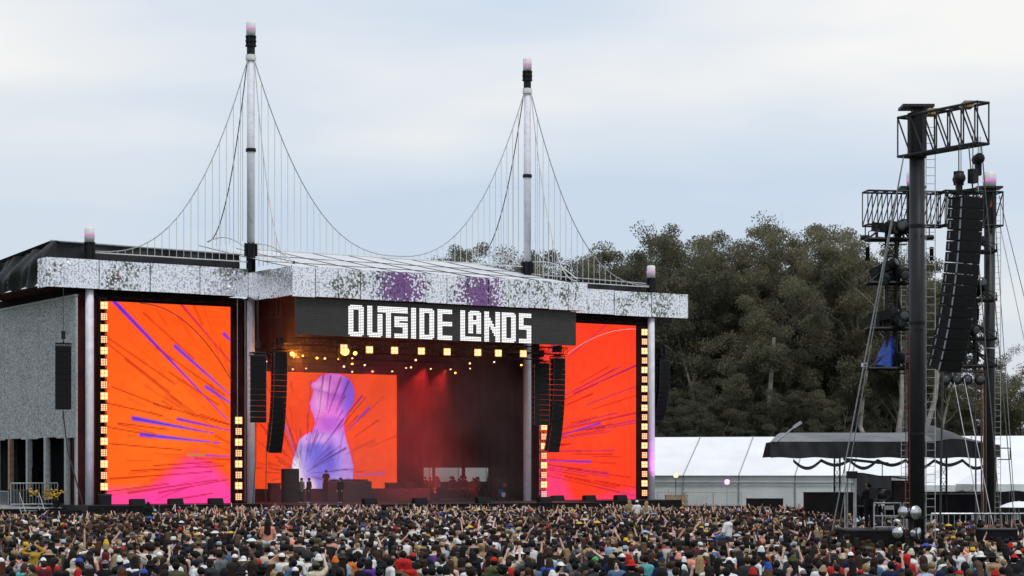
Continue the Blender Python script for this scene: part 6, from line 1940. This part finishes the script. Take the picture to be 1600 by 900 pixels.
top_w = (['black'] * 38 + ['charcoal'] * 10 + ['grey'] * 10 + ['white'] * 30 + ['cream'] * 5 + ['navy'] * 9 + ['denim blue'] * 5 + ['pale blue'] * 3 + ['red'] * 3 + ['maroon'] * 3 + ['orange'] * 2 + ['yellow'] + ['olive'] * 6 + ['forest green'] * 3 +
         ['purple'] + ['pink'] * 2 + ['tan'] * 5 + ['brown'] * 4 + ['salmon'] * 2 + ['mustard'] * 1 + ['lavender'] * 2 + ['teal'])
hair_w = ['black'] * 14 + ['dark brown'] * 15 + ['brown'] * 11 + ['light brown'] * 4 + ['blonde'] * 3 + ['auburn'] * 3
CUTN = {'tee': 'T-shirt', 'long': 'hooded top', 'tank': 'tank top'}
HEADN = {'short_hair': 'short {h} hair', 'long_hair': 'long {h} hair', 'ponytail': 'a {h} ponytail', 'curly_hair': 'curly {h} hair', 'bun': 'a {h} hair bun', 'cap': 'a {c} cap', 'cap_back': 'a backward {c} cap', 'bucket_hat': 'a {c} bucket hat', 'beanie': 'a {c} beanie', 'hood': 'the hood up'}
rp_ = random.Random(77)
for (x, y) in NEAR:
    px = 800 + 3200 * x / y
    colp = next(n_ for lim, n_ in COLS if px < lim)
    for tries in range(60):
        fem = rp_.random() < .48
        head = rp_.choice(['long_hair'] * 11 + ['ponytail'] * 2 + ['bun', 'bun', 'bucket_hat', 'cap', 'beanie', 'short_hair']) if fem else rp_.choice(['short_hair'] * 13 + ['cap'] * 4 + ['cap_back', 'curly_hair', 'curly_hair', 'beanie', 'hood', 'bucket_hat'])
        cut = rp_.choice(['tee', 'tee', 'long', 'long', 'tank'] if fem else ['tee', 'tee', 'tee', 'long', 'long'])
        if head == 'hood': cut = 'long'
        sp = dict(pose=rp_.choice(['down'] * 12 + ['one_up', 'one_up', 'both_up', 'phone', 'phone', 'phone', 'hands_on_head']), cut=cut, head=head, skin=rp_.choice([0, 0, 1, 1, 2, 2, 3, 4, 5, 6]), hair=rp_.choice(hair_w), top=rp_.choice(top_w),
                  hat=rp_.choice(['black', 'black', 'black', 'white', 'white', 'cream', 'navy', 'grey', 'charcoal', 'tan', 'red', 'olive', 'royal blue']), under='long_hair' if fem else 'short_hair', legs=rp_.choice(['black', 'denim blue', 'charcoal', 'tan']), w=rp_.uniform(.94, 1.12))
        if rp_.random() < .07 and sp['pose'] == 'down': sp['pack'] = rp_.choice(['black', 'charcoal', 'grey', 'navy', 'olive'])
        if sp['skin'] == 5: sp['hair'] = 'black'
        pn = {'down': '', 'one_up': ', one arm up', 'both_up': ', both arms up', 'phone': ', holding a phone', 'hands_on_head': ', hands on head'}[sp['pose']]
        lab = 'person in a %s %s with %s%s%s, %s' % (sp['top'], CUTN[cut], HEADN[head].format(h=sp['hair'], c=sp['hat']), ' and backpack' if sp.get('pack') else '', pn, colp)
        if lab not in LABELS and len(lab.replace(',', '').split()) <= 16: break
    LABELS.add(lab)
    q = rp_.random()
    rz = rp_.gauss(0, .35) if q < .74 else rp_.uniform(-3.1, 3.1)
    base = math.atan2(SX0 + 8 - x, SY0 + 6 - y) * -1
    person((x, y, 0), base + rz, rp_.uniform(.92, 1.05), sp, lab, G_CROWD)

# the rest of the crowd: one mass, built person by person from simple lofted figures
def lowpoly(pose, hair, n, var=0):
    V = []; F = []; P = []           # verts, faces, part id: 0 skin 1 top 2 hair 3 hat
    def ring(cx, cy, z, rx, ry):
        b = len(V)
        for i in range(n):
            t = 2 * math.pi * (i + .5) / n
            V.append((cx + rx * math.cos(t), cy + ry * math.sin(t), z))
        return b
    def loft(rings, part):
        for k in range(len(rings) - 1):
            for i in range(n):
                j = (i + 1) % n
                F.append((rings[k] + i, rings[k] + j, rings[k + 1] + j, rings[k + 1] + i)); P.append(part(k, i) if callable(part) else part)
    def capf(b, part):
        F.append((b, b + 1, b + 2, b + 3)); P.append(part)
        if n == 6: F.append((b, b + 3, b + 4, b + 5)); P.append(part)
        if n == 8:
            F.append((b, b + 3, b + 4, b + 7)); P.append(part); F.append((b + 4, b + 5, b + 6, b + 7)); P.append(part)
    t_ = [ring(0, 0, .95, .17, .12), ring(0, 0, 1.18, .165, .12), ring(0, 0, 1.34, .215, .125), ring(0, 0, 1.425, .185, .095), ring(0, -.005, 1.465, .075, .065), ring(0, 0, 1.53, .055, .058)]
    loft(t_, lambda k, i: 0 if k == 4 else 5 if k == 3 else 1)
    hair_s = 0.0 if hair != 'curly' else .04
    h = [t_[-1], ring(0, .015, 1.555, .066 + hair_s * .4, .08), ring(0, .01, 1.61, .083 + hair_s, .102 + hair_s), ring(0, .0, 1.675, .086 + hair_s, .104 + hair_s), ring(0, -.005, 1.725 + hair_s, .060 + hair_s, .072 + hair_s)]
    hp = 3 if hair in ('cap', 'bucket', 'beanie') else 2
    def hpart(k, i):
        t = math.sin(2 * math.pi * (i + 1) / n)
        if k >= 2: return hp if (k == 3 or hp == 3 or t < .55) else (0 if k == 2 and t > .55 else hp)
        if k == 0: return 0
        return 2 if t < .15 else 0
    loft(h, hpart)
    capf(h[-1], hp)
    if hair == 'long':
        b = [ring(0, -.045, 1.66, .085, .07), ring(0, -.075, 1.50, .098, .06), ring(0, -.105, 1.26, .095, .045)]
        loft(b, 2); capf(b[-1], 2)
    if hair in ('cap', 'bucket'):
        if hair == 'bucket':
            b = [ring(0, 0, 1.70, .09, .105), ring(0, 0, 1.645, .155, .165)]; loft(b, 3)
        else:
            k0 = len(V); V.extend([(-.07, .08, 1.675), (.07, .08, 1.675), (.06, .19, 1.655), (-.06, .19, 1.655)]); F.append((k0, k0 + 1, k0 + 2, k0 + 3)); P.append(3)
    def arm(p, q, r0, r1, part, m=5):
        p, q = Vector(p), Vector(q); d = (q - p).normalized(); a = d.orthogonal().normalized(); c = d.cross(a)
        b0 = len(V)
        for cc, r_ in ((p, r0), (q, r1)):
            for i in range(m):
                t = 6.283 * i / m; V.append(tuple(cc + (a * math.cos(t) + c * math.sin(t)) * r_))
        for i in range(m):
            F.append((b0 + i, b0 + (i + 1) % m, b0 + m + (i + 1) % m, b0 + m + i)); P.append(part)
        F.append((b0 + m, b0 + m + 1, b0 + m + 2, b0 + m + 3)); P.append(part)
    rj = random.Random(hash((pose, n, var)) & 0xffff if False else (len(pose) * 131 + n * 17 + var * 7919))
    for s, (el, wr) in zip((-1, 1), ARMS[pose]):
        sh = Vector((s * .18, 0, 1.40)); el, wr = Vector(el), Vector(wr)
        if el.z > 1.45:           # raised arms swing every way
            sw = Matrix.Rotation(rj.uniform(-.5, .9) * s, 3, 'Y') @ Matrix.Rotation(rj.uniform(-1.0, .25), 3, 'X')
            el = sh + sw @ (el - sh); wr = el + (Matrix.Rotation(rj.uniform(-.9, .7) * s, 3, 'Y') @ Matrix.Rotation(rj.uniform(-.8, .2), 3, 'X')) @ (wr - el) * .92
        arm(sh, el, .060, .042, 4)
        if el.z > 1.2 or n == 8:
            arm(el, wr, .040, .028, 0); d = (wr - el).normalized(); arm(wr, wr + d * .15, .036, .022, 0)
    return np.array(V), F, np.array(P)
HAIRK = ['short', 'short', 'short', 'short', 'long', 'long', 'long', 'long', 'curly', 'cap', 'cap', 'bucket', 'beanie']
LP = {}
for pz in ('down', 'one_up', 'both_up', 'phone'):
    for hk in set(HAIRK):
        for n_ in (6, 8):
            for var in range(5): LP[(pz, hk, n_, var)] = lowpoly(pz, hk, n_, var)
def crowd_mesh(points):
    g = np.random.default_rng(99)
    topc = np.array([CLOTH[c] for c in top_w]); hairc = np.array([HAIRC[c] for c in hair_w]); skinc = np.array(SKIN)
    hats = np.array([CLOTH[c] for c in ['black', 'black', 'black', 'charcoal', 'white', 'white', 'cream', 'navy', 'navy', 'grey', 'tan', 'grey', 'olive', 'white', 'pale blue', 'charcoal', 'red', 'yellow', 'royal blue', 'black', 'maroon', 'brown']])
    VV, LV, LS, LT, CC = [], [], [], [], []
    vo = lo = 0
    for (x, y) in points:
        up = np.interp(y, [60, 90, 115, 132], [.04, .08, .24, .38])
        q = g.random()
        pose = 'one_up' if q < up * .55 else 'both_up' if q < up * .85 else 'phone' if q < up * .85 + .08 else 'down'
        hk = HAIRK[g.integers(0, len(HAIRK))] if g.random() < .8 else 'short'
        V, F, P = LP[(pose, hk, 8 if y < 88 else 6, int(g.integers(0, 5)))]
        rz = -math.atan2(SX0 + 8 - x, SY0 + 6 - y) * 1.0 + (g.normal(0, .3) if g.random() < .88 else g.uniform(-3, 3))
        s = g.uniform(.87, 1.08); hs = g.uniform(.92, 1.12)
        W_ = V * np.array([s * g.uniform(.95, 1.12), s, s])
        hd = (W_[:, 2] > 1.50 * s) & (np.abs(W_[:, 0]) < .17) & (np.abs(W_[:, 1]) < .21)
        nod = g.normal(0, .35); hc_ = 1.53 * s
        hz = W_[hd]; hz[:, 2] -= hc_; hz *= hs
        tx = hz[:, 0] + g.normal(0, .15) * hz[:, 2]; ty = hz[:, 1] * math.cos(nod * .5) + hz[:, 2] * math.sin(nod * .5)
        W_[hd] = np.stack([tx, ty, hz[:, 2] * math.cos(nod * .5) + hc_], 1)
        if g.random() < .5: W_ = W_ * np.array([-1, 1, 1])
        lean = g.normal(0, .05, 2)
        c, d = math.cos(rz), math.sin(rz)
        X = W_[:, 0] * c - W_[:, 1] * d + x + lean[0] * W_[:, 2]; Y_ = W_[:, 0] * d + W_[:, 1] * c + y + lean[1] * W_[:, 2]
        VV.append(np.stack([X, Y_, W_[:, 2]], 1))
        tc = topc[g.integers(0, len(topc))] * g.uniform(.8, 1.2); hc = hairc[g.integers(0, len(hairc))] * g.uniform(.8, 1.25); sc_ = skinc[g.integers(0, len(skinc))]; ht = hats[g.integers(0, len(hats))]
        bare = g.random()
        pal = np.array([sc_, tc, hc, ht, sc_ if bare < .6 else tc, sc_ if bare < .22 else tc])
        CC.append(pal[P])
        for f in F:
            LV.extend([i + vo for i in f]); LS.append(lo); lo += len(f)
        vo += len(V)
    VV = np.concatenate(VV); CC = np.concatenate(CC)
    me = bpy.data.meshes.new('crowd')
    me.vertices.add(len(VV)); me.vertices.foreach_set('co', VV.astype(np.float32).ravel())
    me.loops.add(len(LV)); me.loops.foreach_set('vertex_index', np.array(LV, np.int32))
    me.polygons.add(len(LS)); me.polygons.foreach_set('loop_start', np.array(LS, np.int32))
    me.polygons.foreach_set('use_smooth', np.ones(len(LS), bool))
    me.update(calc_edges=True)
    a = me.attributes.new('clothes', 'FLOAT_COLOR', 'FACE')
    a.data.foreach_set('color', np.concatenate([CC, np.ones((len(CC), 1))], 1).astype(np.float32).ravel())
    return me
m = bpy.data.materials.new('crowd'); m.use_nodes = True
n = m.node_tree; b = n.nodes['Principled BSDF']; b.inputs['Roughness'].default_value = .75; b.inputs['Specular IOR Level'].default_value = .2
a = n.nodes.new('ShaderNodeAttribute'); a.attribute_name = 'clothes'; n.links.new(a.outputs['Color'], b.inputs['Base Color'])
cme = crowd_mesh(FAR)
cme.materials.append(m)
o = bpy.data.objects.new('crowd', cme); COL.objects.link(o)
tag(o, 'dense festival crowd of thousands filling the field up to the stage', 'crowd', kind='stuff')
